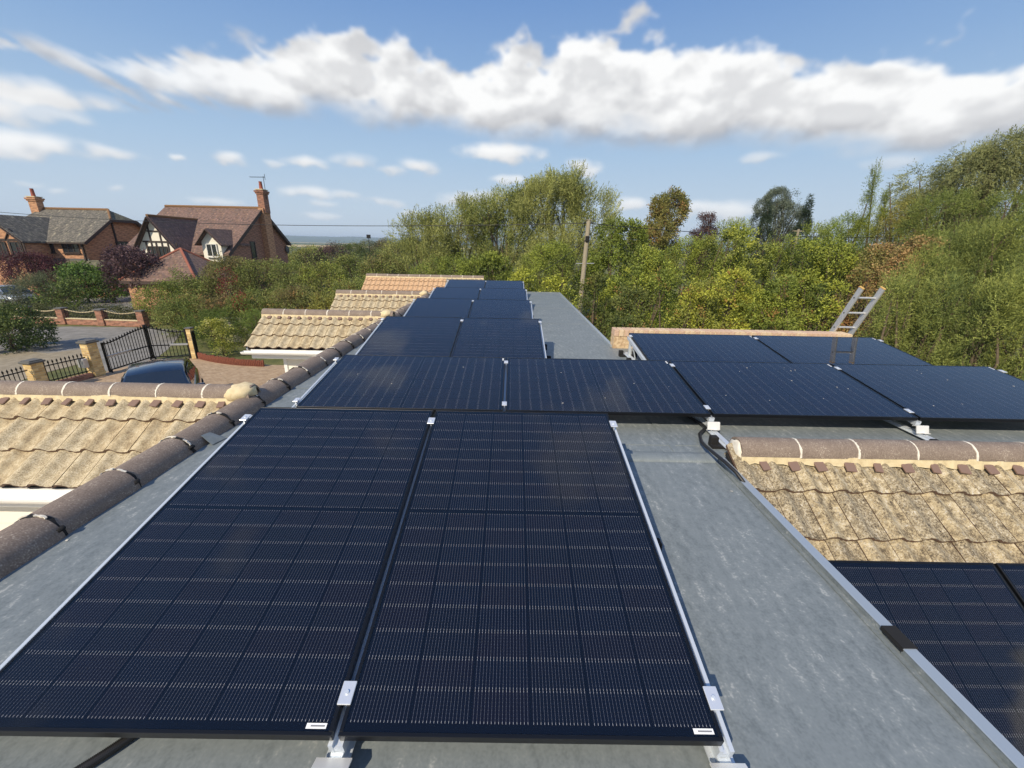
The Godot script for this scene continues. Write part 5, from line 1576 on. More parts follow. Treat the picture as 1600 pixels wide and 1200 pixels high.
# ---------- cars ----------
func make_car(label: String, at: Vector3, turn: float, paint) -> void:
	# its front points to +z before it is turned
	var o := thing("parked_car", label, "car", at, turn)
	# body: rings across the car at places along its length [z, half width, sill, shoulder]
	var rings := [[-2.15, 0.62, 0.42, 0.80], [-2.08, 0.78, 0.30, 0.92], [-1.6, 0.90, 0.24, 0.98], [-0.6, 0.92, 0.22, 0.97], [0.6, 0.92, 0.22, 0.95], [1.2, 0.91, 0.24, 0.93], [1.75, 0.86, 0.26, 0.84], [2.08, 0.72, 0.32, 0.72], [2.18, 0.55, 0.40, 0.62]]
	var st := st_new()
	st.set_smooth_group(1)
	var prof := []
	for r in rings:
		var w: float = r[1]
		var lo: float = r[2]
		var hi: float = r[3]
		prof.append([Vector3(-w * 0.86, lo, r[0]), Vector3(-w, lo + 0.14, r[0]), Vector3(-w, lerpf(lo, hi, 0.66), r[0]), Vector3(-w * 0.93, hi - 0.04, r[0]), Vector3(-w * 0.84, hi, r[0]), Vector3(0, hi + 0.05, r[0]),
			Vector3(w * 0.84, hi, r[0]), Vector3(w * 0.93, hi - 0.04, r[0]), Vector3(w, lerpf(lo, hi, 0.66), r[0]), Vector3(w, lo + 0.14, r[0]), Vector3(w * 0.86, lo, r[0])])
	for k in rings.size() - 1:
		for j in 10:
			quad(st, prof[k + 1][j], prof[k + 1][j + 1], prof[k][j + 1], prof[k][j])
	for e in [0, rings.size() - 1]:
		for j in range(1, 9):
			tri(st, prof[e][0], prof[e][j], prof[e][j + 1])
	part("body", finish(st), paint, o)
	# cabin: roof and pillars, then glass set into it
	var cab := [[-1.75, 0.80, 0.96, 0.0], [-1.25, 0.70, 1.40, 0.0], [-0.75, 0.66, 1.49, 0.0], [0.0, 0.66, 1.50, 0.0], [0.42, 0.67, 1.44, 0.0], [1.22, 0.80, 0.97, 0.0]]
	st = st_new()
	st.set_smooth_group(1)
	var cp := []
	for r in cab:
		cp.append([Vector3(-lerpf(0.86, r[1], 1.0), 0.95, r[0]), Vector3(-r[1], r[2] - 0.05, r[0]), Vector3(-r[1] + 0.07, r[2], r[0]), Vector3(0, r[2] + 0.025, r[0]), Vector3(r[1] - 0.07, r[2], r[0]), Vector3(r[1], r[2] - 0.05, r[0]), Vector3(lerpf(0.86, r[1], 1.0), 0.95, r[0])])
	for k in cab.size() - 1:
		for j in 6:
			quad(st, cp[k + 1][j], cp[k + 1][j + 1], cp[k][j + 1], cp[k][j])
	part("cabin", finish(st), paint, o)
	var gl := func(called, pts, out): return part(called, poly_mesh(pts.map(func(p): return p + out * 0.012), -out * 0.008), M["car_glass"], o)
	gl.call("windscreen", [Vector3(-0.72, 1.02, 1.16), Vector3(-0.59, 1.43, 0.46), Vector3(0, 1.455, 0.44), Vector3(0.59, 1.43, 0.46), Vector3(0.72, 1.02, 1.16), Vector3(0, 1.05, 1.16)], Vector3(0, 0.85, 0.53))
	gl.call("rear_window", [Vector3(0.68, 1.03, -1.70), Vector3(0.60, 1.38, -1.28), Vector3(-0.60, 1.38, -1.28), Vector3(-0.68, 1.03, -1.70)], Vector3(0, 0.75, -0.66))
	for g in [-1.0, 1.0]:
		var out := Vector3(g, 0.22, 0).normalized()
		for w in [[-1.45, -0.72, -1.2, -0.72], [-0.66, 0.20, -0.66, 0.10], [0.27, 1.0, 0.17, 0.42]]:
			var pts := [Vector3(g * 0.79, 1.0, w[0]), Vector3(g * 0.695, 1.38, w[2]), Vector3(g * 0.685, 1.40, w[3]), Vector3(g * 0.79, 1.0, w[1])]
			if g < 0:
				pts.reverse()
			gl.call("side_window", pts, out)
		var mi := part_box("mirror", Vector3(g * 0.98, 1.02, 0.86), Vector3(0.2, 0.13, 0.1), paint, o, Basis.IDENTITY, 0.025)
		part_box("mirror_glass", Vector3(0, 0, -0.052), Vector3(0.17, 0.1, 0.004), M["car_glass"], mi)
		part_box("headlight", Vector3(g * 0.58, 0.64, 2.1), Vector3(0.3, 0.13, 0.12), M["lens_clear"], o, Basis(Vector3.UP, g * 0.5), 0.02)
		part_box("tail_light", Vector3(g * 0.66, 0.78, -2.1), Vector3(0.2, 0.2, 0.06), M["lens_red"], o, Basis.IDENTITY, 0.02)
		part_box("door_line", Vector3(g * 0.921, 0.62, 0.24), Vector3(0.006, 0.6, 0.012), M["tyre"], o)
		part_box("door_handle", Vector3(g * 0.925, 0.8, -0.1), Vector3(0.03, 0.03, 0.16), paint, o, Basis.IDENTITY, 0.008)
		for z in [-1.35, 1.38]:
			var wh := part("wheel", tube_mesh([Vector3(g * 0.72, 0.32, z), Vector3(g * 0.75, 0.32, z), Vector3(g * 0.90, 0.32, z), Vector3(g * 0.93, 0.32, z)], [0.29, 0.32, 0.32, 0.29], 20), M["tyre"], o)
			part("rim", tube_mesh([Vector3(g * 0.90, 0.32, z), Vector3(g * 0.938, 0.32, z)], [0.2, 0.19], 14), M["alloy"], wh)
	part_box("grille", Vector3(0, 0.5, 2.17), Vector3(0.6, 0.16, 0.05), M["tyre"], o, Basis.IDENTITY, 0.01)
func make_cars() -> void:
	make_car("dark blue car parked inside the iron gates", on_y(244, 571, GROUND + 1.5) * Vector3(1, 0, 1) + Vector3(0.15, GROUND + 0.02, 0.2), deg_to_rad(35.0), M["car_paint"])
	make_car("pale silver car parked behind the bushes of the orange brick house", Vector3(-37.6, GROUND, -31.5), deg_to_rad(70.0), M["car_silver"])

# ---------- plants ----------
var leaf_meshes := {}
func leaf(st: SurfaceTool, p: Vector3, dir: Vector3, side: Vector3, l: float, w: float, fold: float) -> void:
	var n := dir.cross(side).normalized()
	var tip := p + dir * l
	var m := p + dir * l * 0.45
	var a := m + side * w * 0.5 + n * fold
	var b := m - side * w * 0.5 + n * fold
	tri(st, p, a, tip)
	tri(st, p, tip, b)
func rand_dir() -> Vector3:
	var z := rng.randf_range(-1, 1)
	var a := rng.randf() * TAU
	var r := sqrt(1 - z * z)
	return Vector3(r * cos(a), z, r * sin(a))
func clump(kind: String, variant: int) -> ArrayMesh:
	# about one unit in radius; its y axis points out of the crown
	rng.seed = hash(kind) + variant
	var st := st_new()
	if kind == "broad":
		for k in 15:
			var p := rand_dir() * pow(rng.randf(), 0.5) * 0.95
			var d := (rand_dir() + p * 0.6 + Vector3(0, 0.1, 0)).normalized()
			var s := d.cross(rand_dir()).normalized()
			leaf(st, p, d, s, rng.randf_range(0.36, 0.56), rng.randf_range(0.24, 0.36), rng.randf_range(-0.05, 0.05))
	elif kind == "small":
		for k in 24:
			var p := rand_dir() * pow(rng.randf(), 0.5)
			var d := (rand_dir() + p * 0.5).normalized()
			var s := d.cross(rand_dir()).normalized()
			leaf(st, p, d, s, rng.randf_range(0.24, 0.36), rng.randf_range(0.15, 0.22), rng.randf_range(-0.03, 0.03))
	elif kind == "willow":
		for t in 3:
			var q := Vector3(rng.randf_range(-0.4, 0.4), -0.6, rng.randf_range(-0.4, 0.4))
			var ax := (Vector3(q.x * 0.7, 1.0, q.z * 0.7) + rand_dir() * 0.25).normalized()
			for k in 10:
				var p := q + ax * (k * 0.2)
				var d := (ax * 0.8 + rand_dir() * 0.8).normalized()
				leaf(st, p, d, d.cross(rand_dir()).normalized(), rng.randf_range(0.34, 0.52), rng.randf_range(0.09, 0.13), 0.02)
	elif kind == "feather":
		for t in 4:
			var q := Vector3(rng.randf_range(-0.4, 0.4), -0.5, rng.randf_range(-0.4, 0.4))
			var ax := (Vector3(q.x * 0.9, 1.0, q.z * 0.9) + rand_dir() * 0.35).normalized()
			for k in 9:
				var p := q + ax * (k * 0.19)
				var d := (ax * 0.7 + rand_dir() * 0.75).normalized()
				leaf(st, p, d, d.cross(rand_dir()).normalized(), rng.randf_range(0.24, 0.40), rng.randf_range(0.06, 0.10), 0.015)
	elif kind == "conifer":
		for t in 5:
			var a := t * 1.256 + rng.randf() * 0.4
			var ax := Vector3(cos(a) * 0.8, 0.55, sin(a) * 0.8).normalized()
			for k in 8:
				var p := ax * (k * 0.14)
				var d := (ax + rand_dir() * 0.6 + Vector3(0, 0.2, 0)).normalized()
				leaf(st, p, d, d.cross(rand_dir()).normalized(), rng.randf_range(0.25, 0.38), rng.randf_range(0.10, 0.14), 0.015)
	return finish(st)
func crown(parent: Node3D, lobes: Array, opt: Dictionary) -> void:
	# leaf clumps spread over and a little inside overlapping lobes [centre, radii]; parts under one crown
	var kind: String = opt.get("leaf", "broad")
	var size: float = opt.size
	var lean: float = opt.get("up", 0.3)
	var gaps: float = opt.get("gaps", -0.25)
	if not leaf_meshes.has(kind):
		leaf_meshes[kind] = [clump(kind, 1), clump(kind, 2)]
	var noise := FastNoiseLite.new()
	noise.seed = opt.seed
	noise.frequency = 0.55 / maxf(size * 5.0, 0.3)
	noise.fractal_octaves = 2
	rng.seed = opt.seed
	var area := 0.0
	var share := []
	for l in lobes:
		var r: Vector3 = l[1]
		area += 4.0 * PI * pow((pow(r.x * r.y, 1.6) + pow(r.x * r.z, 1.6) + pow(r.y * r.z, 1.6)) / 3.0, 1.0 / 1.6)
		share.append(area)
	var n := int(clampf(area / (size * size) * opt.get("density", 1.0), 60, 18000))
	var bufs := [PackedFloat32Array(), PackedFloat32Array()]
	var ca: Color = opt.a
	var cb: Color = opt.b
	var cc: Color = opt.get("c", cb)
	var pc: float = opt.get("pc", 0.0)
	var cn := [0, 0]
	for k in n:
		var pick := rng.randf() * area
		var li := 0
		while share[li] < pick:
			li += 1
		var l = lobes[li]
		var d := rand_dir()
		if d.y < -0.55 and rng.randf() < 0.7:
			continue
		var rr := 1.0 - absf(rng.randfn(0.0, 0.16)) + 0.05
		if rng.randf() < 0.12:
			rr += rng.randf() * opt.get("fringe", 0.16)
		var p: Vector3 = l[0] + d * (l[1] as Vector3) * rr
		var nv := noise.get_noise_3dv(p)
		if nv < gaps and rr > 0.8:
			continue
		var deep := false
		for m in lobes.size():
			if m != li:
				var q: Vector3 = (p - lobes[m][0]) / lobes[m][1]
				if q.length_squared() < 0.5:
					deep = true
					break
		if deep or p.y < -0.1:
			continue
		var y := (d * 0.8 + Vector3(0, lean, 0) + rand_dir() * 0.55).normalized()
		var x := y.cross(rand_dir()).normalized()
		var z := x.cross(y)
		var s := size * rng.randf_range(0.7, 1.3)
		var sy: float = s * opt.get("long", 1.0)
		var c := ca.lerp(cb, clampf(0.5 + nv * 1.3 + rng.randf_range(-0.35, 0.35), 0, 1))
		if pc > 0.0 and rng.randf() < pc * (1.0 + 2.2 * nv):
			c = c.lerp(cc, rng.randf_range(0.5, 1.0))
		var f := rng.randf_range(0.7, 1.35) * 1.55
		var which := rng.randi() % 2
		bufs[which].append_array(PackedFloat32Array([x.x * s, y.x * sy, z.x * s, p.x, x.y * s, y.y * sy, z.y * s, p.y, x.z * s, y.z * sy, z.z * s, p.z, c.r * f, c.g * f, c.b * f, 1.0]))
		cn[which] += 1
	for w in 2:
		if cn[w] == 0:
			continue
		var mm := MultiMesh.new()
		mm.transform_format = MultiMesh.TRANSFORM_3D
		mm.use_colors = true
		mm.mesh = leaf_meshes[kind][w]
		mm.instance_count = cn[w]
		mm.buffer = bufs[w]
		var o := MultiMeshInstance3D.new()
		o.name = "crown"
		o.multimesh = mm
		o.material_override = M["leaf"]
		o.set_meta("kind", "stuff")
		parent.add_child(o, true)
func limbs(parent: Node3D, lobes: Array, r0: float, stems := 1) -> void:
	var cen := Vector3.ZERO
	for l in lobes:
		cen += l[0]
	cen /= lobes.size()
	for s in stems:
		var foot := Vector3(rng.randf_range(-1, 1), 0, rng.randf_range(-1, 1)) * (0.0 if stems == 1 else r0 * 5.0)
		var fork := Vector3(lerpf(foot.x, cen.x, 0.5), cen.y * 0.45, lerpf(foot.z, cen.z, 0.5))
		part("trunk", tube_mesh([foot - Vector3(0, 0.15, 0), foot.lerp(fork, 0.5) + rand_dir() * r0, fork], [r0 * 1.25, r0, r0 * 0.75], 8), M["bark"], parent)
		var k := 0
		for l in lobes:
			if (k % stems) == s:
				var e: Vector3 = l[0] + Vector3(0, l[1].y * 0.45, 0)
				var mid: Vector3 = fork.lerp(e, 0.55) + rand_dir() * 0.12 * (e - fork).length()
				part("limb", tube_mesh([fork, mid, e], [r0 * 0.6, r0 * 0.34, r0 * 0.1], 6), M["bark"], parent)
			k += 1
func plant(called: String, label: String, category: String, u: float, v: float, half_px: float, depth: float, opt: Dictionary) -> void:
	# top of the plant in the direction of (u, v) at this depth; it stands on the ground below
	var top := at_depth(u, v, depth)
	var o := thing(called, label, category, Vector3(top.x, GROUND, top.z), 0.0, opt.get("group", ""))
	var h := top.y - GROUND
	var w := half_px * depth / FOCAL
	var low: float = opt.get("low", 0.12)
	rng.seed = int(u * 7 + v * 13 + depth * 101)
	opt.seed = rng.seed
	if not opt.has("size"):
		opt.size = clampf(0.0105 * depth, 0.09, 0.36 + depth * 0.002) * opt.get("coarse", 1.0)
	var lobes := []
	var cy := h * (low + 1.0) / 2.0
	var ry := h * (1.0 - low) / 2.0
	var form: String = opt.get("form", "round")
	var n: int = opt.get("lobes", 9)
	var deep: float = opt.get("deep", 0.85)
	if form == "cone":
		for k in 7:
			var t := k / 6.0
			var r := w * (1.0 - t * 0.85)
			lobes.append([Vector3(rng.randf_range(-0.1, 0.1) * w, h * lerpf(low + 0.06, 0.95, t), 0), Vector3(r, h * 0.12, r)])
	else:
		lobes.append([Vector3(0, cy * 0.96, 0), Vector3(w * 0.62, ry * 0.80, w * 0.62 * deep)])
		for k in n:
			var a := TAU * (k + rng.randf() * 0.6) / n
			var t := rng.randf_range(-0.75, 0.8)
			if form == "tall":
				t = rng.randf_range(-0.6, 0.9)
			var ring := sqrt(maxf(0.0, 1.0 - t * t))
			var rr := rng.randf_range(0.32, 0.5) * w
			var c := Vector3(cos(a) * ring * (w - rr * 0.8), cy + t * (ry - rr * 0.55), sin(a) * ring * (w - rr * 0.8) * deep)
			lobes.append([c, Vector3(rr, rr * rng.randf_range(0.75, 1.25), rr * deep)])
		for k in 2 + n / 4:   # the top, uneven
			var rr := rng.randf_range(0.22, 0.36) * w
			var x := rng.randf_range(-0.5, 0.5) * w
			lobes.append([Vector3(x if k > 0 else 0.0, h - rr * 0.95 - absf(x) * 0.35, rng.randf_range(-0.2, 0.2) * w), Vector3(rr, rr, rr)])
	if opt.get("trunk", true):
		limbs(o, lobes, clampf(h * 0.018, 0.03, 0.2), opt.get("stems", 1))
	crown(o, lobes, opt)
	if opt.has("sprays"):
		# long shoots standing above the crown
		var so := opt.duplicate()
		var sl := []
		for k in int(opt.sprays):
			var x := rng.randf_range(-0.85, 0.85) * w
			var e := sqrt(maxf(0.05, 1.0 - pow(x / w, 2)))
			var y0 := cy + ry * e * 0.8
			sl.append([Vector3(x, y0, rng.randf_range(-0.3, 0.5) * w), Vector3(0.05 * w, ry * rng.randf_range(0.14, 0.30), 0.05 * w)])
		so.seed = opt.seed + 5
		so.density = 0.9
		so.gaps = -1.0
		crown(o, sl, so)
func lc(r: float, g: float, b: float) -> Color:
	return Color(r, g, b)
func make_plants() -> void:
	var olive := lc(0.130, 0.145, 0.042)
	var yel := lc(0.225, 0.235, 0.078)
	var green := lc(0.090, 0.118, 0.027)
	var deepg := lc(0.050, 0.072, 0.021)
	var bright := lc(0.175, 0.205, 0.036)
	var lemon := lc(0.265, 0.275, 0.042)
	var rust := lc(0.22, 0.115, 0.045)
	var brown := lc(0.115, 0.085, 0.040)
	var greyg := lc(0.085, 0.105, 0.060)
	# willows beyond the end of the roof
	var wg := "willows beyond the far end of the roof"
	plant("willow_tree", "olive green bushy willow, the lowest one at the outer end beyond the roof", "tree", 655, 336, 62, 25, {leaf = "willow", a = olive, b = yel, up = 0.9, form = "round", low = 0.1, sprays = 14, stems = 3, long = 1.3, group = wg, gaps = -0.22})
	plant("willow_tree", "yellowish willow with feathery top beyond the farthest panels", "tree", 722, 316, 60, 26, {leaf = "willow", a = olive, b = yel, up = 0.9, low = 0.1, sprays = 16, stems = 3, long = 1.3, group = wg, gaps = -0.2})
	plant("willow_tree", "broad willow between the low one and the tallest willow", "tree", 785, 300, 66, 25, {leaf = "willow", a = green, b = yel, up = 0.9, low = 0.1, sprays = 18, stems = 3, long = 1.3, group = wg, gaps = -0.2})
	plant("willow_tree", "tallest yellow-green willow standing behind the wooden pole", "tree", 884, 277, 84, 24, {leaf = "willow", a = olive, b = yel, up = 1.0, form = "tall", low = 0.12, lobes = 12, sprays = 30, stems = 3, long = 1.4, group = wg, gaps = -0.25, fringe = 0.35})
	# thicket behind the far deck
	var tg := "shrubs of the thicket along the roof"
	plant("shrub", "loose green shrub with pale stems directly beyond the last panels", "shrub", 690, 398, 55, 20.5, {a = green, b = bright, stems = 4, group = tg, low = 0.02, leaf = "small"})
	plant("shrub", "bright green shrub behind the farthest panels", "shrub", 762, 396, 55, 20, {a = green, b = bright, stems = 4, group = tg, low = 0.02, leaf = "broad"})
	plant("shrub", "yellow-leaved shrub where the thin service wire passes", "shrub", 812, 420, 36, 18.5, {a = bright, b = lemon, c = lemon, pc = 0.2, stems = 4, group = tg, low = 0.02})
	plant("shrub", "tall green shrub close beside the wooden pole", "shrub", 862, 376, 55, 20, {a = green, b = bright, stems = 4, group = tg, low = 0.02, leaf = "small"})
	plant("shrub", "low bright shrub at the corner of the far deck", "shrub", 872, 432, 34, 16.5, {a = bright, b = lemon, stems = 3, group = tg, low = 0.0})
	plant("tree", "leafy mid green tree directly beyond the wooden pole", "tree", 962, 340, 62, 21, {a = green, b = lc(0.125, 0.155, 0.024), low = 0.1, lobes = 11, leaf = "broad"})
	plant("chestnut_tree", "rounded brownish green autumn tree rising above the hedge", "tree", 1038, 303, 46, 31, {coarse = 0.75, density = 1.9, a = lc(0.115, 0.122, 0.034), b = lc(0.165, 0.145, 0.045), c = rust, pc = 0.10, low = 0.15, form = "tall", leaf = "broad"})
	plant("plum_tree", "small dark purple tree behind the hedge", "tree", 1105, 332, 25, 36, {coarse = 0.75, density = 1.8, a = lc(0.050, 0.026, 0.026), b = lc(0.082, 0.046, 0.040), low = 0.2, gaps = -0.3, leaf = "small"})
	plant("tree", "pale green rounded treetop next to the purple tree", "tree", 1148, 346, 30, 34, {a = lc(0.15, 0.18, 0.03), b = bright, low = 0.2, leaf = "willow", up = 0.8})
	plant("eucalyptus_tree", "tall grey-green tree standing clear of the hedge", "tree", 1228, 292, 44, 42, {coarse = 0.7, density = 1.7, a = lc(0.062, 0.078, 0.055), b = lc(0.10, 0.12, 0.085), low = 0.2, form = "tall", gaps = -0.16, leaf = "small", lobes = 11})
	plant("conifer_tree", "dark conifer on the near side of the grey-green tall tree", "tree", 1200, 326, 24, 40, {coarse = 0.6, density = 2.5, a = lc(0.018, 0.030, 0.016), b = lc(0.032, 0.048, 0.024), form = "cone", leaf = "conifer", low = 0.05, up = 0.1})
	plant("conifer_tree", "dark conifer with upswept branches beside the thin distant pole", "tree", 1264, 318, 25, 40, {coarse = 0.6, density = 2.5, a = lc(0.018, 0.030, 0.016), b = lc(0.032, 0.048, 0.024), form = "cone", leaf = "conifer", low = 0.05, up = 0.6})
	# hedge behind the parapet wall: back row, then front row
	var hg := "hedge plants behind the parapet wall"
	var hb := [[1000, 384, 60, 17.0, green, bright, "dark green hedge shrub nearest to the leafy tree beyond the pole"], [1075, 366, 66, 16.5, green, bright, "hedge shrub below the rounded autumn tree"], [1150, 358, 70, 16.0, olive, bright, "yellowing hedge shrub below the purple tree"], [1225, 362, 66, 15.5, green, bright, "green hedge shrub below the tall grey-green tree"], [1292, 372, 56, 15.0, green, bright, "hedge shrub between the dark conifer and the orange leaved shrubs"]]
	for q in hb:
		plant("hedge_shrub", q[6], "shrub", q[0], q[1], q[2], q[3], {a = q[4], b = q[5], c = lemon, pc = 0.10, stems = 4, group = hg, low = 0.0, leaf = "small" if int(q[0]) % 2 else "broad", lobes = 11, fringe = 0.4})
	var hf := [[930, 432, 40, 13.0, deepg, lc(0.10, 0.11, 0.028), "dark ivy-clad shrub at the foot of the wooden pole"], [985, 448, 46, 12.0, deepg, olive, "dark bramble behind the end of the parapet wall"], [1050, 420, 50, 12.0, green, bright, "light green bramble behind the parapet, beside the dark one"], [1108, 438, 48, 11.2, olive, lemon, "yellow spotted bramble in the middle of the parapet wall"], [1165, 420, 52, 11.6, green, lemon, "lemon leaved shrub behind the middle of the parapet wall"], [1228, 432, 50, 11.0, green, bright, "fresh green shrub a step before the ladder"], [1290, 448, 42, 10.6, deepg, bright, "green shrub directly behind the ladder foot"], [1313, 442, 24, 10.2, bright, lemon, "small golden shrub right beside the ladder top"]]
	for q in hf:
		plant("hedge_shrub", q[6], "shrub", q[0], q[1], q[2], q[3], {a = q[4], b = q[5], c = rust, pc = 0.05, stems = 4, group = hg, low = 0.0, leaf = "broad", lobes = 10, fringe = 0.5})
	# the right-hand side
	plant("tree", "light green leafy tree beside the dark conifers", "tree", 1292, 350, 44, 27, {a = green, b = bright, low = 0.1, leaf = "willow", up = 0.2})
	plant("tree", "bushy green tree below the slender sapling", "tree", 1336, 338, 50, 23, {a = green, b = lc(0.13, 0.17, 0.03), low = 0.05, leaf = "willow", up = 0.2})
	plant("sapling", "slender upright sapling with a side shoot against the sky", "tree", 1366, 279, 24, 19, {density = 2.0, coarse = 0.8, a = green, b = bright, form = "cone", leaf = "willow", low = 0.1, up = 0.9, gaps = -0.15})
	plant("sapling", "thin leaning shoot beside the slender sapling", "tree", 1390, 288, 13, 19, {density = 2.4, coarse = 0.7, a = green, b = bright, form = "cone", leaf = "willow", low = 0.3, up = 0.9, gaps = -0.1})
	plant("tree", "yellowish drooping tree in front of the big willow", "tree", 1425, 308, 48, 18, {a = lc(0.12, 0.125, 0.03), b = lc(0.20, 0.18, 0.045), low = 0.1, leaf = "willow", up = -0.4, lobes = 11})
	plant("willow_tree", "big grey-green weeping willow above the side garden", "tree", 1508, 226, 78, 19, {a = lc(0.105, 0.120, 0.050), b = lc(0.18, 0.19, 0.078), low = 0.25, leaf = "willow", up = -0.5, long = 1.5, lobes = 14, gaps = -0.25, fringe = 0.35})
	plant("willow_tree", "outermost tall weeping willow, reaching highest", "tree", 1590, 208, 70, 18, {a = lc(0.105, 0.120, 0.050), b = lc(0.18, 0.19, 0.078), low = 0.25, leaf = "willow", up = -0.5, long = 1.5, lobes = 13, gaps = -0.25, fringe = 0.35})
	plant("shrub", "orange-brown autumn shrub in the right-hand thicket", "shrub", 1442, 368, 46, 14.5, {a = lc(0.15, 0.13, 0.045), b = lc(0.26, 0.18, 0.075), c = lc(0.30, 0.19, 0.09), pc = 0.35, low = 0.05, stems = 3})
	plant("shrub", "pale russet shrub beside the orange-brown one", "shrub", 1385, 384, 38, 14, {a = lc(0.12, 0.13, 0.04), b = lc(0.22, 0.17, 0.065), c = lc(0.30, 0.19, 0.09), pc = 0.3, low = 0.0, stems = 3})
	plant("shrub", "russet and green shrub behind the ladder top", "shrub", 1358, 420, 34, 11.5, {a = olive, b = lc(0.22, 0.13, 0.05), c = rust, pc = 0.3, low = 0.0, stems = 3})
	plant("shrub", "dull brown-green shrub between the hedge and the russet shrubs", "shrub", 1335, 392, 40, 15, {a = brown, b = olive, low = 0.0, stems = 3, leaf = "small"})
	plant("tree", "dark green leafy tree below the big willow", "tree", 1500, 300, 70, 15, {a = green, b = lc(0.135, 0.16, 0.042), low = 0.05, leaf = "willow", up = 0.1, lobes = 12})
	plant("tree", "green tree at the outer edge below the tallest willow", "tree", 1590, 300, 70, 14, {a = green, b = lc(0.15, 0.175, 0.045), low = 0.05, leaf = "willow", up = 0.2, lobes = 12})
	var fg := "feathery conifer shrubs beside the side roof"
	var fs := [[1452, 400, 52, 10.0, "dark feathery shrub next to the russet and green one"], [1520, 352, 62, 10.2, "tall feathery green shrub with upright tips below the willows"], [1592, 342, 70, 9.6, "outermost tall feathery green shrub"], [1410, 440, 44, 9.0, "dark feathery shrub right behind the ladder"], [1478, 442, 60, 8.8, "spreading feathery shrub beside the outer panel corner"], [1562, 452, 74, 8.2, "lowest feathery shrub beyond the outer panel"], [1640, 420, 80, 8.0, "feathery shrub at the outer end of the side garden"]]
	for q in fs:
		plant("feathery_shrub", q[4], "shrub", q[0], q[1], q[2], q[3], {a = lc(0.085, 0.112, 0.034), b = lc(0.185, 0.205, 0.052), low = 0.0, leaf = "feather", up = 0.7, long = 1.35, lobes = 13, stems = 4, group = fg, sprays = 18, fringe = 0.4, gaps = -0.18, size = 0.15})
	# hedges and gardens across the drive
	var lg := "mixed hedge between the drive and the brick house"
	var lh := [[254, 440, 40, 25, green, bright, "green hedge shrub beside the purple maple"], [306, 424, 48, 26, olive, green, "olive hedge shrub in front of the pyramid garage roof"], [352, 404, 46, 26, brown, olive, "brownish hedge shrub below the white dormer"], [405, 406, 48, 26, green, olive, "green hedge shrub below the tall chimney"], [455, 408, 44, 25, olive, green, "olive hedge shrub past the end of the brick house"], [505, 408, 46, 24, olive, bright, "yellow-green hedge shrub before the far fields"], [552, 396, 44, 25, green, olive, "tall green hedge shrub near the tiled wing ridges"], [600, 392, 40, 24, green, olive, "dark green hedge shrub next to the first willow"]]
	for q in lh:
		plant("hedge_shrub", q[6], "shrub", q[0], q[1], q[2], q[3], {a = q[4], b = (q[5] as Color) * 1.1, c = brown, pc = 0.15, stems = 3, group = lg, low = 0.0, leaf = "small", lobes = 11})
	var lf := [[284, 462, 44, 22, green, olive, "hedge shrub beside the garage, lower row"], [338, 462, 42, 22, olive, brown, "lower hedge shrub under the red creeper"], [398, 452, 46, 21, olive, green, "lower hedge shrub above the pale board fence"], [452, 448, 44, 21, brown, olive, "brown-green lower hedge shrub above the tiled wing"], [508, 444, 44, 20, olive, lc(0.16, 0.15, 0.03), "yellow-brown lower hedge shrub behind the second wing ridge"], [560, 434, 44, 20, green, olive, "green lower hedge shrub behind the orange tiled roof"]]
	for q in lf:
		plant("hedge_shrub", q[6], "shrub", q[0], q[1], q[2], q[3], {a = q[4], b = (q[5] as Color) * 1.1, c = rust, pc = 0.08, stems = 3, group = lg, low = 0.0, leaf = "small", lobes = 11})
	plant("creeper", "crimson creeper climbing through the hedge", "creeper", 350, 418, 20, 23.5, {a = lc(0.10, 0.020, 0.020), b = lc(0.20, 0.03, 0.035), c = olive, pc = 0.3, low = 0.35, leaf = "small", gaps = 0.0, lobes = 8})
	plant("creeper", "bright crimson creeper low in the hedge above the fence", "creeper", 374, 458, 17, 21.0, {a = lc(0.13, 0.020, 0.022), b = lc(0.25, 0.03, 0.04), c = olive, pc = 0.3, low = 0.4, leaf = "small", gaps = 0.0, lobes = 7})
	plant("maple_tree", "dark purple maple on a bare trunk before the half-timbered gable", "tree", 203, 386, 40, 27.5, {a = lc(0.045, 0.026, 0.030), b = lc(0.085, 0.052, 0.056), low = 0.30, leaf = "broad", gaps = -0.3, lobes = 13, fringe = 0.35})
	plant("maple_tree", "dark red bushy maple below the timber-framed gable", "tree", 45, 398, 46, 34, {a = lc(0.045, 0.016, 0.020), b = lc(0.085, 0.032, 0.036), low = 0.1, leaf = "small", lobes = 11})
	plant("shrub", "fresh green garden bush below the orange brick wall", "shrub", 118, 410, 36, 32.5, {a = lc(0.040, 0.080, 0.018), b = lc(0.090, 0.14, 0.028), low = 0.0, stems = 3, leaf = "broad"})
	plant("shrub", "darker green garden bush next to the purple maple", "shrub", 162, 420, 30, 32.5, {a = deepg, b = lc(0.075, 0.12, 0.025), low = 0.0, stems = 3, leaf = "broad"})
	plant("shrub", "grey-green conifer bush hiding the silver car", "shrub", 52, 428, 34, 30.5, {a = greyg * 0.8, b = lc(0.15, 0.16, 0.08), low = 0.0, stems = 3, leaf = "feather", up = 0.6})
	plant("shrub", "dark green bush beside the silver car", "shrub", 88, 440, 30, 29.5, {a = deepg, b = green, low = 0.0, stems = 3})
	plant("shrub", "sparse grey shrub in front of the silver car", "shrub", 8, 448, 30, 28.5, {a = lc(0.05, 0.05, 0.035), b = greyg, low = 0.0, stems = 3, leaf = "small", gaps = 0.05})
	plant("shrub", "big dark green shrub at the roadside bend", "shrub", 2, 486, 52, 18.5, {a = lc(0.028, 0.048, 0.016), b = lc(0.075, 0.098, 0.028), low = 0.0, stems = 4, leaf = "broad", lobes = 11})
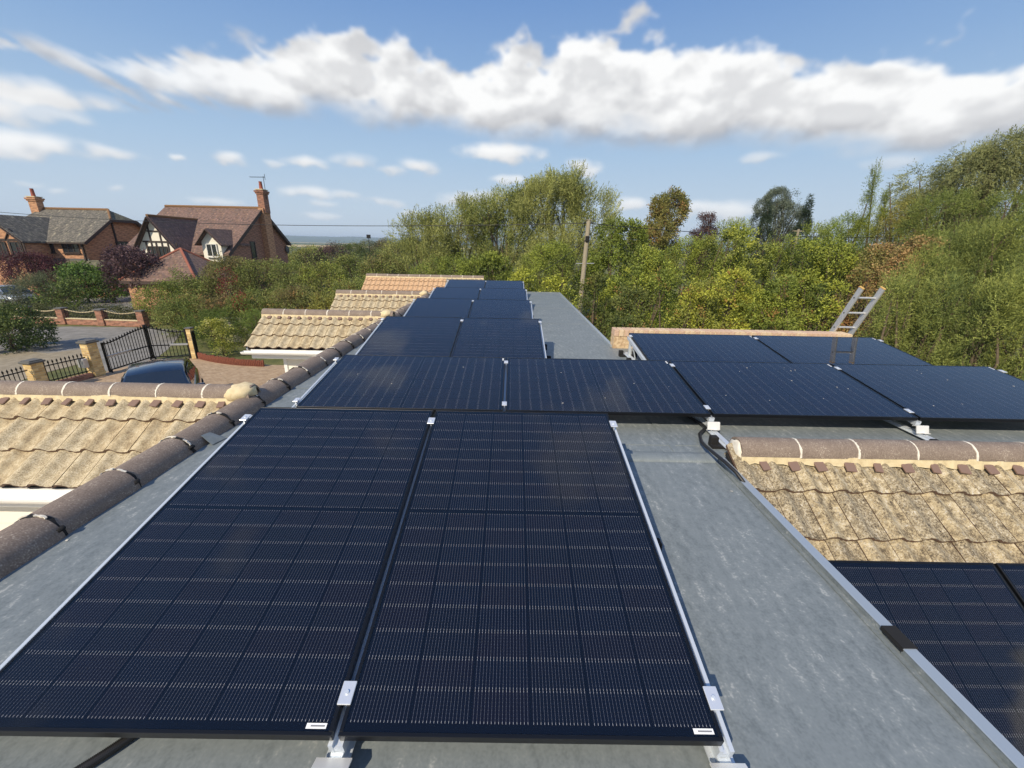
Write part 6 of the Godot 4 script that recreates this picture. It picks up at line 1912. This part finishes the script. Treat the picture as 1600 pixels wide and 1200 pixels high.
	plant("shrub", "rounded green shrub in the log-edged bed", "shrub", 325, 488, 40, 20, {a = green * 0.8, b = lc(0.085, 0.13, 0.025), low = 0.0, stems = 4, leaf = "feather", up = 0.4})
	plant("shrub", "variegated yellow-green shrub in the log-edged bed", "shrub", 342, 500, 30, 18.3, {a = green, b = lemon * 0.8, c = lc(0.4, 0.38, 0.15), pc = 0.15, low = 0.0, stems = 4, leaf = "small", up = 0.6})
	plant("shrub", "small green shrub between the pale fence and the tiled wing", "shrub", 400, 486, 24, 19, {a = green * 0.8, b = lc(0.10, 0.14, 0.03), low = 0.0, stems = 3, leaf = "feather", up = 0.4})
	# far hedges and trees before the fields
	var far := [[470, 388, 34, 62, lc(0.11, 0.12, 0.03), lc(0.19, 0.18, 0.04), "far yellow-green bush beside the brick house"], [510, 386, 36, 58, lc(0.050, 0.034, 0.030), lc(0.09, 0.06, 0.05), "far purple-brown thicket before the fields"], [556, 380, 40, 72, deepg, lc(0.11, 0.12, 0.04), "far green bush under the dark nest box"], [600, 376, 42, 80, brown, greyg, "far grey-brown bare bushes beside the willows"], [640, 374, 40, 84, green, olive, "far olive bushes behind the willows"]]
	for q in far:
		plant("far_bush", q[6], "bush", q[0], q[1], q[2], q[3], {a = q[4], b = q[5], low = 0.0, leaf = "small", lobes = 9, deep = 1.2, group = "bushes before the fields"})
	# clipped hedge behind the garden wall railings, and grass along the road edge
	var hw := thing("clipped_hedge", "low clipped hedge behind the spiked railings across the road", "hedge", Vector3(-26.0, GROUND, -26.2))
	var hl := []
	for k in 14:
		hl.append([Vector3(-7.0 + k * 0.95, 0.42, rng.randf_range(-0.1, 0.1)), Vector3(0.75, 0.52, 0.5)])
	crown(hw, hl, {leaf = "small", a = lc(0.045, 0.055, 0.020), b = lc(0.085, 0.090, 0.035), size = 0.24, seed = 91})
	for s in [[Vector3(-10.5, GROUND, -58), 30.0, "distant dark hedgerow behind the brick houses"], [Vector3(-60, GROUND, -110), 60.0, "farther hedgerow along the field edge"]]:
		var o := thing("hedgerow", s[2], "hedgerow", s[0])
		var ll := []
		for k in 16:
			ll.append([Vector3((k - 8) * s[1] / 14.0 * 1.1, 1.6, rng.randf_range(-1, 1)), Vector3(s[1] / 14.0, rng.randf_range(1.7, 2.7), 2.0)])
		crown(o, ll, {leaf = "small", a = deepg, b = olive, size = 0.7, seed = 93, density = 0.5})

func _ready() -> void:
	rng.seed = 1
	make_light()
	make_materials()
	make_ground()
	make_building()
	make_parapet()
	make_solar()
	make_ladder()
	make_house_near()
	make_house_far()
	make_street()
	make_cars()
	make_plants()
